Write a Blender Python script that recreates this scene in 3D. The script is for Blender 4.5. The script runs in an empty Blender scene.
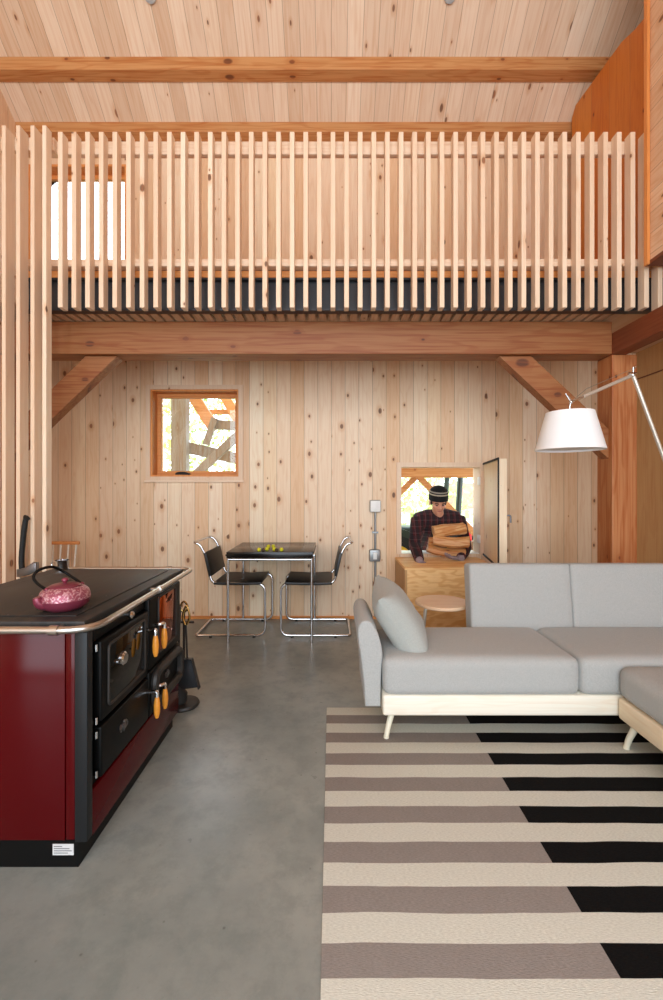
import bpy, bmesh, math, random
from mathutils import Vector, Matrix, noise as mnoise

SC = bpy.context.scene
COL = SC.collection
R = random.Random(7)
F, CX, HY, CZ = 433.0, 331.5, 489.0, 1.30          # focal length in px, vanishing point, eye height


def X(px, d): return (px - CX) * d / F
def Z(py, d): return CZ + (HY - py) * d / F
def P(px, py, d): return Vector((X(px, d), d, Z(py, d)))


def lin(c):
    c = c / 255.0
    return c / 12.92 if c <= 0.04045 else ((c + 0.055) / 1.055) ** 2.4
def rgb(r, g, b): return (lin(r), lin(g), lin(b), 1.0)

# ------------------------------------------------------------------ materials
class NT:
    def __init__(s, name):
        s.m = bpy.data.materials.new(name); s.m.use_nodes = True
        s.t = s.m.node_tree; s.t.nodes.clear()
        s.out = s.n('ShaderNodeOutputMaterial'); s.b = s.n('ShaderNodeBsdfPrincipled')
        s.l(s.b.outputs[0], s.out.inputs[0])
    def n(s, k, **kw):
        x = s.t.nodes.new(k)
        for a, v in kw.items(): setattr(x, a, v)
        return x
    def l(s, a, b): s.t.links.new(a, b)
    def put(s, sock, v):
        if hasattr(v, 'is_output'): s.l(v, sock)
        else: sock.default_value = v
    def math(s, op, a, b=0.0, c=0.0):
        x = s.n('ShaderNodeMath', operation=op)
        s.put(x.inputs[0], a); s.put(x.inputs[1], b); s.put(x.inputs[2], c)
        return x.outputs[0]
    def comb(s, a, b, c):
        x = s.n('ShaderNodeCombineXYZ')
        s.put(x.inputs[0], a); s.put(x.inputs[1], b); s.put(x.inputs[2], c)
        return x.outputs[0]
    def sep(s, v):
        x = s.n('ShaderNodeSeparateXYZ'); s.l(v, x.inputs[0]); return x.outputs
    def obj(s): return s.n('ShaderNodeTexCoord').outputs['Object']
    def noise(s, vec, scale=1.0, detail=3.0, rough=0.55):
        x = s.n('ShaderNodeTexNoise'); s.put(x.inputs['Vector'], vec)
        x.inputs['Scale'].default_value = scale; x.inputs['Detail'].default_value = detail
        x.inputs['Roughness'].default_value = rough
        return x.outputs['Fac']
    def ramp(s, fac, stops, interp='LINEAR'):
        x = s.n('ShaderNodeValToRGB'); x.color_ramp.interpolation = interp
        e = x.color_ramp.elements
        while len(e) < len(stops): e.new(0.5)
        for el, (p, c) in zip(e, stops): el.position = p; el.color = c
        s.put(x.inputs[0], fac); return x.outputs[0]
    def mix(s, fac, a, b, mode='MIX'):
        x = s.n('ShaderNodeMix', data_type='RGBA', blend_type=mode)
        s.put(x.inputs[0], fac); s.put(x.inputs[6], a); s.put(x.inputs[7], b)
        return x.outputs[2]
    def step(s, v, lo, hi):
        x = s.n('ShaderNodeMapRange', interpolation_type='SMOOTHSTEP')
        s.put(x.inputs[0], v); s.put(x.inputs[1], lo); s.put(x.inputs[2], hi)
        return x.outputs[0]
    def bump(s, h, strength=0.3, dist=0.002):
        x = s.n('ShaderNodeBump'); s.put(x.inputs['Height'], h)
        x.inputs['Strength'].default_value = strength; x.inputs['Distance'].default_value = dist
        s.l(x.outputs[0], s.b.inputs['Normal'])
    def set(s, **kw):
        for k, v in kw.items(): s.put(s.b.inputs[k.replace('_', ' ')], v)


def wood(name, cols, along='Z', across='X', width=None, knots=0.5, grain=0.35, rough=0.55, knotcol=(96, 58, 34), groove=0.004, seed=0.0, kscale=7.5, warp=1.0, tk=1.0):
    """Boards (width given) or a single timber: board-to-board tone, streaky grain, knots, joint grooves."""
    n = NT(name)
    s = n.sep(n.obj()); ax = {'X': s[0], 'Y': s[1], 'Z': s[2]}
    third = [k for k in 'XYZ' if k not in (along, across)][0]
    a, l, t = ax[across], ax[along], ax[third]
    if width:
        u = n.math('DIVIDE', a, width); idx = n.math('FLOOR', u); fr = n.math('FRACT', u)
    else:
        idx = n.math('MULTIPLY', n.n('ShaderNodeObjectInfo').outputs['Random'], 57.0); fr = None
    wn = n.n('ShaderNodeTexWhiteNoise', noise_dimensions='1D'); n.l(n.math('ADD', idx, seed + 0.37), wn.inputs['W'])
    r1 = wn.outputs['Value']
    off = n.math('MULTIPLY', r1, 43.0)
    lo = n.math('ADD', l, off)
    g1 = n.noise(n.comb(n.math('MULTIPLY', a, 62), n.math('MULTIPLY', lo, 1.5), n.math('MULTIPLY', t, 62 * tk)), 1.0, 3)
    lowf = n.noise(n.comb(n.math('MULTIPLY', a, 9), n.math('MULTIPLY', lo, 1.1), n.math('MULTIPLY', t, 9 * tk)), 1.0, 2)
    band = n.math('SINE', n.math('MULTIPLY', lowf, 46.0 * warp))
    base = n.ramp(r1, [(i / max(1, len(cols) - 1), rgb(*c)) for i, c in enumerate(cols)])
    dark = n.mix(1.0, base, rgb(226, 190, 152), 'MULTIPLY')
    f = n.math('ADD', n.math('MULTIPLY', n.step(g1, 0.42, 0.72), grain), n.math('MULTIPLY', n.step(band, 0.2, 1.0), grain * 0.55))
    c = n.mix(f, base, dark)
    # knots
    kv = n.comb(n.math('ADD', n.math('MULTIPLY', a if width else n.math('ADD', a, t), kscale), n.math('MULTIPLY', idx, 17.3)), n.math('ADD', n.math('MULTIPLY', l, kscale * 0.62), off), 0.0)
    vo = n.n('ShaderNodeTexVoronoi', voronoi_dimensions='2D'); n.l(kv, vo.inputs['Vector']); vo.inputs['Scale'].default_value = 1.0
    cr = n.sep(vo.outputs['Color'])
    dist = n.math('ADD', vo.outputs['Distance'], n.math('MULTIPLY', n.math('SUBTRACT', g1, 0.5), 0.05))
    r2 = n.math('FRACT', n.math('MULTIPLY', r1, 91.7))
    on = n.math('GREATER_THAN', cr[0], n.math('SUBTRACT', 1.0, n.math('MULTIPLY', n.math('MULTIPLY', n.math('POWER', r2, 1.4), 2.2), knots) if width else knots))
    size = n.math('MULTIPLY', on, n.math('ADD', 0.035, n.math('MULTIPLY', n.math('POWER', cr[1], 2.0), 0.13)))
    kcore = n.math('SUBTRACT', 1.0, n.step(dist, n.math('MULTIPLY', size, 0.55), n.math('ADD', size, 0.0005)))
    halo = n.math('MULTIPLY', n.math('SUBTRACT', 1.0, n.step(dist, size, n.math('ADD', n.math('MULTIPLY', size, 2.6), 0.001))), 0.45)
    c = n.mix(halo, c, dark)
    kc = n.mix(n.step(g1, 0.4, 0.62), rgb(*knotcol), rgb(*[min(255, int(q * 1.55)) for q in knotcol]))
    c = n.mix(n.math('MULTIPLY', kcore, 0.9), c, kc)
    h = n.math('MULTIPLY', g1, 0.12)
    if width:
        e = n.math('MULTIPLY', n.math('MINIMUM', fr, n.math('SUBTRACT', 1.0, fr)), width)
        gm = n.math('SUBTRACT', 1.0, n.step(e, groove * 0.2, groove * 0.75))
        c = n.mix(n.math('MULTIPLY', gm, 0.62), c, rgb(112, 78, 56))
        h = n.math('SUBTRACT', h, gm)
    n.bump(h, 0.35, 0.003)
    n.set(Base_Color=c, Roughness=rough)
    return n.m


def plain(name, c, rough=0.5, metal=0.0, var=0.0, scale=20.0, bump=0.0, bscale=200.0, **kw):
    n = NT(name)
    o = n.obj()
    if var:
        f = n.noise(o, scale, 4)
        col = n.mix(f, rgb(*[max(0, q * (1 - var)) for q in c]), rgb(*[min(255, q * (1 + var)) for q in c]))
    else: col = rgb(*c)
    if bump: n.bump(n.noise(o, bscale, 2), bump, 0.001)
    n.set(Base_Color=col, Roughness=rough, Metallic=metal, **kw)
    return n.m


def fabric(name, c, c2, scale=420.0, bump=0.35, rough=0.9):
    n = NT(name); o = n.obj()
    f = n.noise(o, scale, 2); g = n.noise(o, 9.0, 3); q = n.noise(o, 70.0, 3)
    col = n.mix(n.step(f, 0.35, 0.65), rgb(*c), rgb(*c2))
    col = n.mix(n.math('MULTIPLY', q, 0.35), col, rgb(*c2))
    n.bump(n.math('ADD', f, n.math('MULTIPLY', g, 0.6)), bump, 0.002)
    n.set(Base_Color=col, Roughness=rough, Sheen_Weight=0.15, Sheen_Roughness=0.5)
    return n.m


PINE = [(240, 216, 184), (233, 200, 166), (246, 226, 196), (224, 188, 152), (241, 213, 176), (232, 194, 154), (246, 224, 196), (238, 208, 176)]
PINEL = [(236, 210, 182), (228, 198, 168), (241, 218, 192)]
FIR = [(204, 150, 96), (194, 137, 84), (209, 157, 104)]
M = {}
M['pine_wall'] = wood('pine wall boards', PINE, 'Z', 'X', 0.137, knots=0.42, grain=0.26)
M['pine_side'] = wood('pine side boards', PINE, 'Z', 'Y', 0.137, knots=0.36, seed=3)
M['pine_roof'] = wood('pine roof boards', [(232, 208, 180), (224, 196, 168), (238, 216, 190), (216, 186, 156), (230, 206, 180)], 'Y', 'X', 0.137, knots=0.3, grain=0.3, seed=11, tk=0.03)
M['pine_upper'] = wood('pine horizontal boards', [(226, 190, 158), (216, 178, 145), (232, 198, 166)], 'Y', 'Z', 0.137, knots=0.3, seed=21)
M['baluster'] = wood('pine slats', PINEL, 'Z', 'X', None, knots=0.12, grain=0.16)
M['pine_x'] = wood('pine rail', PINEL, 'X', 'Z', None, knots=0.15, grain=0.3)
M['pine_y'] = wood('pine strips', [(206, 172, 140), (196, 160, 128), (214, 182, 150)], 'Y', 'X', None, knots=0.15, grain=0.4)
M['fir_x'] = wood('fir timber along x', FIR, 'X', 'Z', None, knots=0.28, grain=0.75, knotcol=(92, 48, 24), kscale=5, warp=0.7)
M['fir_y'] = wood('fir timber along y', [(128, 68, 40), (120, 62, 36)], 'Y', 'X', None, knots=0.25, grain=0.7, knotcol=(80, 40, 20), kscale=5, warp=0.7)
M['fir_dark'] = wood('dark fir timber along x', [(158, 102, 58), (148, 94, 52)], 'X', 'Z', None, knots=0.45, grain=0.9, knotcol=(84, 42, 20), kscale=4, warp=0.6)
M['fir_z'] = wood('fir timber upright', [(190, 126, 78), (180, 116, 70)], 'Z', 'X', None, knots=0.36, grain=0.9, knotcol=(98, 50, 26), kscale=4.5, warp=0.6)
M['fir_trim'] = wood('fir window trim', [(226, 150, 82), (218, 142, 74)], 'Z', 'X', None, knots=0.0, grain=0.4)
M['fir_trim_x'] = wood('fir window trim along x', [(226, 150, 82), (218, 142, 74)], 'X', 'Z', None, knots=0.0, grain=0.4)
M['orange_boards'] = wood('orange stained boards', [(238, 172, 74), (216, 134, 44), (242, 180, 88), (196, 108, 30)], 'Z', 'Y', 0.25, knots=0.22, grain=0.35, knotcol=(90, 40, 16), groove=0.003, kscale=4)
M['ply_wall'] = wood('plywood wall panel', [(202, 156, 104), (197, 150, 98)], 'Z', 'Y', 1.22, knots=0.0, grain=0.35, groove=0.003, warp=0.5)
M['ply'] = wood('fir plywood', [(246, 200, 136), (248, 206, 144)], 'X', 'Z', None, knots=0.0, grain=0.85, warp=1.0)
M['old_timber'] = wood('weathered timber', [(132, 122, 108), (120, 112, 100)], 'Z', 'X', None, knots=0.2, grain=0.7, knotcol=(90, 80, 68))
M['birch'] = wood('pale birch', [(240, 235, 220), (238, 232, 215)], 'X', 'Z', None, knots=0.0, grain=0.16)
M['birch_y'] = wood('pale birch along y', [(240, 222, 192), (238, 220, 190)], 'Y', 'Z', None, knots=0.0, grain=0.16)
M['door_face'] = wood('pale hatch door', [(242, 222, 190), (238, 216, 184)], 'Z', 'Y', None, knots=0.1, grain=0.2)
M['table_ash'] = wood('light round top', [(232, 198, 164), (228, 192, 158)], 'X', 'Y', None, knots=0.0, grain=0.25, rough=0.4)
M['sofa'] = fabric('grey sofa cloth', (152, 154, 151), (180, 180, 177))
M['pillow'] = fabric('grey pillow cloth', (152, 154, 149), (176, 178, 172))
M['black_steel'] = plain('dark grey steel', (60, 60, 62), 0.38, 0.6, var=0.2, scale=3)
M['cast_iron'] = plain('black cast iron', (36, 33, 31), 0.5, 0.0, var=0.4, scale=9, bump=0.2, bscale=350)
M['black_enamel'] = plain('black stove enamel', (7, 7, 7), 0.42, 0.0, Specular_IOR_Level=0.18)
M['post_grey'] = plain('charcoal enamel', (26, 27, 29), 0.45, 0.0, Specular_IOR_Level=0.3)
M['red_enamel'] = plain('dark red enamel', (74, 1, 5), 0.14, 0.0, Specular_IOR_Level=0.22)
M['oven_glass'] = plain('black oven glass', (8, 7, 6), 0.03, 0.0, IOR=1.5)
M['fire_glass'] = plain('stove glass with painted orange reflection', (196, 104, 62), 0.06, 1.0)  # orange of the reflected wood is painted into the metallic base colour
M['chrome'] = plain('chrome', (216, 216, 218), 0.1, 1.0)
M['brushed'] = plain('brushed steel rail', (196, 190, 184), 0.28, 1.0)
M['steel_dark'] = plain('dull steel', (128, 128, 132), 0.3, 1.0)
M['brass'] = plain('brass', (190, 160, 100), 0.25, 1.0)
M['grip'] = plain('orange turned wood', (226, 148, 52), 0.35, var=0.12, scale=60)
M['black_leather'] = plain('black leather', (13, 12, 12), 0.45, var=0.2, scale=40, bump=0.2, bscale=500)
M['black_top'] = plain('black lacquer top', (22, 18, 16), 0.2, Specular_IOR_Level=0.35)
M['rubber'] = plain('black rubber', (22, 22, 22), 0.7)
M['white_plastic'] = plain('white plastic', (238, 238, 234), 0.4)
M['grey_box'] = plain('grey metal box', (150, 152, 152), 0.4, 0.7)
M['white_shade'] = plain('white lamp cloth', (246, 246, 246), 0.85, bump=0.1, bscale=700)
M['cream_metal'] = plain('cream painted metal', (226, 220, 198), 0.4)
M['alu'] = plain('brushed aluminium', (226, 220, 208), 0.35, 0.7)
M['yellow'] = plain('yellow fruit skin', (214, 206, 30), 0.45, var=0.1, scale=60)
M['dark_ball'] = plain('dark brown skin', (60, 44, 22), 0.5, var=0.2, scale=80)
M['paper'] = plain('silver label', (205, 205, 205), 0.5)
M['ink'] = plain('grey print', (110, 110, 110), 0.6)
M['skin'] = plain('skin', (214, 152, 124), 0.5, var=0.05, scale=30)
M['eye'] = plain('dark eye', (40, 26, 20), 0.3)
M['lip'] = plain('lip', (170, 96, 86), 0.5)
M['hair'] = plain('dark brown hair', (48, 32, 24), 0.7, var=0.3, scale=150)
M['denim'] = fabric('dark work trousers', (44, 46, 52), (58, 60, 66))
M['glove'] = plain('grey work glove', (138, 124, 128), 0.85, var=0.25, scale=40, bump=0.4, bscale=200)
M['bark'] = plain('bark', (112, 86, 62), 0.9, var=0.35, scale=60, bump=0.6, bscale=60)
M['splitwood'] = wood('split firewood', [(214, 164, 108), (200, 146, 90), (222, 176, 122)], 'X', 'Y', None, knots=0.1, grain=1.2)
M['trunk'] = plain('pale birch bark', (196, 188, 174), 0.8, var=0.25, scale=6)
M['leaf'] = plain('leaves', (182, 198, 118), 0.6, var=0.3, scale=1.2)
M['leafd'] = plain('leaves of the dark kind', (156, 180, 104), 0.6, var=0.3, scale=1.2)
M['gravel'] = plain('outdoor ground', (150, 146, 124), 0.95, var=0.25, scale=2.0)
M['green_paint'] = plain('dark green paint', (12, 34, 20), 0.4)
M['tractor_black'] = plain('black tyre rubber', (20, 22, 22), 0.8, bump=0.5, bscale=40)
M['yellow_paint'] = plain('yellow paint', (206, 170, 30), 0.4)
M['red_plastic'] = plain('red plastic', (206, 36, 26), 0.4)
M['white_siding'] = plain('white siding', (232, 228, 220), 0.6)
M['roofing'] = plain('reddish roofing', (168, 120, 100), 0.8, var=0.15, scale=8)
M['grey_paint'] = plain('light grey paint', (176, 178, 178), 0.5)
M['cable'] = plain('steel cable', (150, 140, 124), 0.4, 0.6)

# clear glass (lets light and sight straight through, with a faint reflection)
n = NT('window glass')
tr = n.n('ShaderNodeBsdfTransparent'); gl = n.n('ShaderNodeBsdfGlossy'); gl.inputs['Roughness'].default_value = 0.0
mx = n.n('ShaderNodeMixShader'); fr_ = n.n('ShaderNodeFresnel'); fr_.inputs[0].default_value = 1.45
n.l(fr_.outputs[0], mx.inputs[0]); n.l(tr.outputs[0], mx.inputs[1]); n.l(gl.outputs[0], mx.inputs[2]); n.l(mx.outputs[0], n.out.inputs[0])
M['glass'] = n.m

# polished concrete
n = NT('polished concrete'); o = n.obj()
big = n.noise(o, 1.3, 6, 0.6); mid = n.noise(o, 9.0, 8, 0.72); fine = n.noise(o, 60.0, 3)
c = n.mix(n.step(big, 0.3, 0.7), rgb(128, 135, 132), rgb(160, 163, 157))
c = n.mix(n.math('MULTIPLY', n.step(mid, 0.42, 0.66), 0.38), c, rgb(106, 116, 112))
vo = n.n('ShaderNodeTexVoronoi'); n.l(o, vo.inputs['Vector']); vo.inputs['Scale'].default_value = 16
pit = n.math('MULTIPLY', n.math('SUBTRACT', 1.0, n.step(vo.outputs['Distance'], 0.03, 0.10)), n.step(n.sep(vo.outputs['Color'])[0], 0.6, 0.85))
c = n.mix(n.math('MULTIPLY', pit, 0.55), c, rgb(70, 72, 70))
c = n.mix(n.math('MULTIPLY', n.step(fine, 0.6, 0.8), 0.2), c, rgb(170, 168, 162))
n.set(Base_Color=c, Roughness=n.math('ADD', 0.2, n.math('MULTIPLY', mid, 0.22)), Specular_IOR_Level=0.5)
M['concrete'] = n.m

# striped flat-woven rug (object origin at its far left corner, stripes run across)
n = NT('striped rug'); o = n.obj(); s = n.sep(o)
wob = n.math('MULTIPLY', n.math('SUBTRACT', n.noise(o, 3.0, 2), 0.5), 0.016)
v = n.math('DIVIDE', n.math('SUBTRACT', wob, s[1]), 0.0888)
odd = n.math('GREATER_THAN', n.math('FRACT', n.math('MULTIPLY', v, 0.5)), 0.5)
edge = n.math('GREATER_THAN', n.math('ADD', s[0], n.math('MULTIPLY', wob, 0.2)), 0.793)
weave = n.noise(n.comb(n.math('MULTIPLY', s[0], 90), n.math('MULTIPLY', s[1], 420), 0.0), 1.0, 2)
stain = n.noise(o, 16.0, 4)
cream = n.mix(n.step(weave, 0.3, 0.7), rgb(206, 207, 196), rgb(225, 226, 215))
grey = n.mix(n.step(weave, 0.3, 0.7), rgb(142, 135, 131), rgb(160, 153, 148))
grey = n.mix(n.math('MULTIPLY', stain, 0.4), grey, rgb(130, 123, 117))
black = n.mix(n.step(weave, 0.3, 0.7), rgb(8, 8, 9), rgb(20, 19, 19))
c = n.mix(odd, cream, n.mix(edge, grey, black))
n.bump(weave, 0.5, 0.003)
n.set(Base_Color=c, Roughness=0.95, Specular_IOR_Level=0.15)
M['rug'] = n.m

# plaid shirt
n = NT('plaid shirt cloth'); o = n.obj(); s = n.sep(o)
def stripe(v, w, t): return n.math('LESS_THAN', n.math('FRACT', n.math('DIVIDE', v, w)), t)
c = n.mix(stripe(s[0], 0.062, 0.5), rgb(74, 16, 22), rgb(30, 16, 22))
c = n.mix(n.math('MULTIPLY', stripe(s[2], 0.062, 0.5), 0.55), c, rgb(34, 22, 28))
c = n.mix(n.math('MULTIPLY', n.math('MAXIMUM', stripe(n.math('ADD', s[0], 0.012), 0.062, 0.07), stripe(n.math('ADD', s[2], 0.012), 0.062, 0.07)), 0.2), c, rgb(150, 130, 130))
n.set(Base_Color=c, Roughness=0.9)
M['plaid'] = n.m

# knit hat: black with pale stripes by height
n = NT('striped knit hat'); o = n.obj(); s = n.sep(o)
c = n.ramp(n.math('MULTIPLY', s[2], 5.0), [(0.0, rgb(18, 18, 20)), (0.305, rgb(170, 160, 140)), (0.37, rgb(50, 44, 42)), (0.43, rgb(150, 142, 128)), (0.49, rgb(16, 16, 18))], 'CONSTANT')
n.bump(n.math('SINE', n.math('MULTIPLY', s[2], 900.0)), 0.3, 0.002)
n.set(Base_Color=c, Roughness=0.95)
M['knit'] = n.m

# worn iron hob
n = NT('worn iron hob'); o = n.obj(); s = n.sep(o)
f = n.noise(n.comb(n.math('MULTIPLY', s[0], 14), n.math('MULTIPLY', s[1], 5), 0.0), 1.0, 6, 0.7)
c = n.mix(n.step(f, 0.42, 0.68), rgb(30, 29, 28), rgb(58, 49, 43))
vo = n.n('ShaderNodeTexVoronoi'); n.l(o, vo.inputs['Vector']); vo.inputs['Scale'].default_value = 38
sp = n.math('MULTIPLY', n.math('SUBTRACT', 1.0, n.step(vo.outputs['Distance'], 0.05, 0.13)), n.math('GREATER_THAN', n.sep(vo.outputs['Color'])[0], 0.93))
c = n.mix(n.math('MULTIPLY', sp, 0.8), c, rgb(150, 146, 140))
n.set(Base_Color=c, Roughness=n.math('ADD', 0.4, n.math('MULTIPLY', f, 0.25)))
M['hob'] = n.m
# plywood with flame figure
n = NT('flame figured plywood'); o = n.obj(); s = n.sep(o)
lf = n.noise(n.comb(n.math('MULTIPLY', s[0], 3.2), n.math('MULTIPLY', s[1], 3.0), n.math('MULTIPLY', s[2], 8.5)), 1.0, 2, 0.5)
bd = n.step(n.math('SINE', n.math('MULTIPLY', lf, 44.0)), -0.6, 1.0)
fg = n.noise(n.comb(n.math('MULTIPLY', s[0], 9), n.math('MULTIPLY', s[1], 9), n.math('MULTIPLY', s[2], 160)), 1.0, 2)
c = n.mix(n.math('MULTIPLY', bd, 0.6), rgb(246, 202, 140), rgb(222, 160, 92))
c = n.mix(n.math('MULTIPLY', n.step(fg, 0.45, 0.7), 0.25), c, rgb(200, 140, 80))
n.set(Base_Color=c, Roughness=0.5)
M['ply_flame'] = n.m
# teapot enamels
n = NT('embossed rose enamel'); o = n.obj()
f = n.noise(o, 130.0, 3)
c = n.mix(n.step(f, 0.45, 0.62), rgb(146, 70, 86), rgb(200, 152, 158))
n.bump(f, 0.6, 0.004)
n.set(Base_Color=c, Roughness=0.3, Metallic=0.35)
M['rose_emb'] = n.m
M['rose'] = plain('rose enamel', (126, 50, 68), 0.3, 0.3)

# ------------------------------------------------------------------ geometry helpers
WM = {}
class MB:
    def __init__(s): s.bm = bmesh.new()
    def add(s, b):
        me = bpy.data.meshes.new('t'); b.to_mesh(me); b.free(); s.bm.from_mesh(me); bpy.data.meshes.remove(me); return s
    def box(s, x0, x1, y0, y1, z0, z1, bev=0.0, seg=2, mat=None):
        b = bmesh.new(); bmesh.ops.create_cube(b, size=1.0)
        for v in b.verts:
            v.co = Vector(((x0 + x1) / 2 + v.co.x * (x1 - x0), (y0 + y1) / 2 + v.co.y * (y1 - y0), (z0 + z1) / 2 + v.co.z * (z1 - z0)))
        if bev: bmesh.ops.bevel(b, geom=b.edges[:], offset=bev, segments=seg, affect='EDGES', profile=0.5)
        if mat is not None: b.transform(mat)
        return s.add(b)
    def beam(s, p, q, w, h, up=(0, 1, 0), bev=0.0):
        """a bar from p to q; w across the plane of (dir, up), h along up"""
        p, q, up = Vector(p), Vector(q), Vector(up)
        d = (q - p); L = d.length; d.normalize(); sd = d.cross(up).normalized(); up = sd.cross(d).normalized()
        m = Matrix((( d.x, sd.x, up.x, p.x), (d.y, sd.y, up.y, p.y), (d.z, sd.z, up.z, p.z), (0, 0, 0, 1)))
        return s.box(0, L, -w / 2, w / 2, -h / 2, h / 2, bev, 2, m)
    def tube(s, pts, r, seg=12, closed=False, caps=True):
        pts = [Vector(p) for p in pts]; k = len(pts)
        rad = r if isinstance(r, (list, tuple)) else [r] * k
        b = bmesh.new(); rings = []; nrm = None
        for i in range(k):
            if closed: t = (pts[(i + 1) % k] - pts[i - 1])
            else: t = pts[min(i + 1, k - 1)] - pts[max(i - 1, 0)]
            t.normalize()
            if nrm is None:
                nrm = t.orthogonal().normalized()
            nrm = (nrm - t * nrm.dot(t))
            if nrm.length < 1e-6: nrm = t.orthogonal()
            nrm.normalize(); bn = t.cross(nrm)
            rings.append([b.verts.new(pts[i] + (nrm * math.cos(2 * math.pi * j / seg) + bn * math.sin(2 * math.pi * j / seg)) * rad[i]) for j in range(seg)])
        for i in range(k if closed else k - 1):
            A, B = rings[i], rings[(i + 1) % k]
            sh = 0
            if closed and i == k - 1:
                sh = min(range(seg), key=lambda q: (A[0].co - B[q].co).length)
            for j in range(seg):
                b.faces.new((A[j], A[(j + 1) % seg], B[(j + 1 + sh) % seg], B[(j + sh) % seg]))
        if not closed and caps:
            b.faces.new(rings[0][::-1]); b.faces.new(rings[-1])
        return s.add(b)
    def lathe(s, prof, c=(0, 0, 0), seg=32, mat=None):
        b = bmesh.new(); rings = []
        for (r, z) in prof:
            if r < 1e-6: rings.append([b.verts.new((0, 0, z))])
            else: rings.append([b.verts.new((r * math.cos(2 * math.pi * j / seg), r * math.sin(2 * math.pi * j / seg), z)) for j in range(seg)])
        for A, B in zip(rings, rings[1:]):
            for j in range(seg):
                f = [A[j % len(A)], A[(j + 1) % len(A)], B[(j + 1) % len(B)], B[j % len(B)]]
                u = []
                for v in f:
                    if v not in u: u.append(v)
                if len(u) > 2: b.faces.new(u)
        bmesh.ops.recalc_face_normals(b, faces=b.faces[:])
        b.transform(Matrix.Translation(c) @ (mat or Matrix()))
        return s.add(b)
    def prism(s, poly, axis, a0, a1, bev=0.0, seg=2):
        """poly: 2-D outline; axis: extrusion axis name"""
        b = bmesh.new()
        def mk(u, v, a): return {'X': (a, u, v), 'Y': (u, a, v), 'Z': (u, v, a)}[axis]
        A = [b.verts.new(mk(u, v, a0)) for u, v in poly]; B = [b.verts.new(mk(u, v, a1)) for u, v in poly]
        k = len(poly)
        for i in range(k): b.faces.new((A[i], A[(i + 1) % k], B[(i + 1) % k], B[i]))
        fa = b.faces.new(A[::-1]); fb = b.faces.new(B)
        bmesh.ops.recalc_face_normals(b, faces=b.faces[:])
        if bev:
            ed = list({e for f in (fa, fb) for e in f.edges})
            bmesh.ops.bevel(b, geom=ed, offset=bev, segments=seg, affect='EDGES', profile=0.5)
        return s.add(b)
    def ell(s, c, r, seg=20, mat=None):
        b = bmesh.new(); bmesh.ops.create_uvsphere(b, u_segments=seg, v_segments=max(6, seg // 2), radius=1.0)
        b.transform(Matrix.Translation(c) @ (mat or Matrix()) @ Matrix.Diagonal((r[0], r[1], r[2], 1)))
        return s.add(b)
    def rbox(s, c, size, rad, puff=(0, 0, 0), n=14, mat=None, fn=None):
        """soft cushion: rounded box with bulging faces"""
        b = bmesh.new(); bmesh.ops.create_cube(b, size=2.0)
        bmesh.ops.subdivide_edges(b, edges=b.edges[:], cuts=n, use_grid_fill=True)
        hs = [q / 2 for q in size]
        for v in b.verts:
            p = v.co.copy()
            # spread grid lines toward the rim so that the rounding is well covered
            q = Vector([math.copysign(1 - (1 - abs(t)) ** 1.5, t) for t in p])
            w = Vector([q[i] * hs[i] for i in range(3)])
            inner = Vector([max(-hs[i] + rad, min(hs[i] - rad, w[i])) for i in range(3)])
            d = w - inner
            if d.length > 1e-9: w = inner + d.normalized() * rad
            for i in range(3):
                j, k = [t for t in range(3) if t != i]
                w[i] += q[i] * puff[i] * (1 - q[j] ** 2) * (1 - q[k] ** 2)
            if fn: w = fn(w)
            v.co = w
        b.transform(Matrix.Translation(c) @ (mat or Matrix()))
        return s.add(b)
    def quad(s, *p):
        b = bmesh.new(); b.faces.new([b.verts.new(q) for q in p]); return s.add(b)


def fillet(pts, r, n=6, closed=False):
    pts = [Vector(p) for p in pts]; k = len(pts); out = []
    rr = r if isinstance(r, (list, tuple)) else [r] * k
    for i in range(k):
        if not closed and i in (0, k - 1): out.append(pts[i]); continue
        a, b, c = pts[i - 1], pts[i], pts[(i + 1) % k]
        u, v = (a - b), (c - b); q = min(rr[i], u.length * 0.49, v.length * 0.49)
        if q < 1e-5: out.append(b); continue
        p0, p1 = b + u.normalized() * q, b + v.normalized() * q
        for j in range(n + 1):
            t = j / n; out.append(p0 * (1 - t) ** 2 + b * 2 * t * (1 - t) + p1 * t * t)
    return out


def spline(pts, n=6, closed=False):
    pts = [Vector(p) for p in pts]; k = len(pts); out = []
    g = lambda i: pts[i % k] if closed else pts[max(0, min(k - 1, i))]
    for i in range(k if closed else k - 1):
        a, b, c, d = g(i - 1), g(i), g(i + 1), g(i + 2)
        for j in range(n):
            t = j / n
            out.append(0.5 * (2 * b + (c - a) * t + (2 * a - 5 * b + 4 * c - d) * t * t + (3 * b - a - 3 * c + d) * t ** 3))
    if not closed: out.append(pts[-1])
    return out


def tag(o, label=None, cat=None, group=None, kind=None):
    if label: o['label'] = label
    if cat: o['category'] = cat
    if group: o['group'] = group
    if kind: o['kind'] = kind
    return o


def thing(name, label, cat, loc=(0, 0, 0), rz=0.0, group=None, kind=None):
    o = bpy.data.objects.new(name, None); COL.objects.link(o)
    o.empty_display_size = 0.1
    o.location = loc; o.rotation_euler = (0, 0, rz)
    WM[o] = Matrix.Translation(loc) @ Matrix.Rotation(rz, 4, 'Z')
    return tag(o, label, cat, group, kind)


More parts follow.
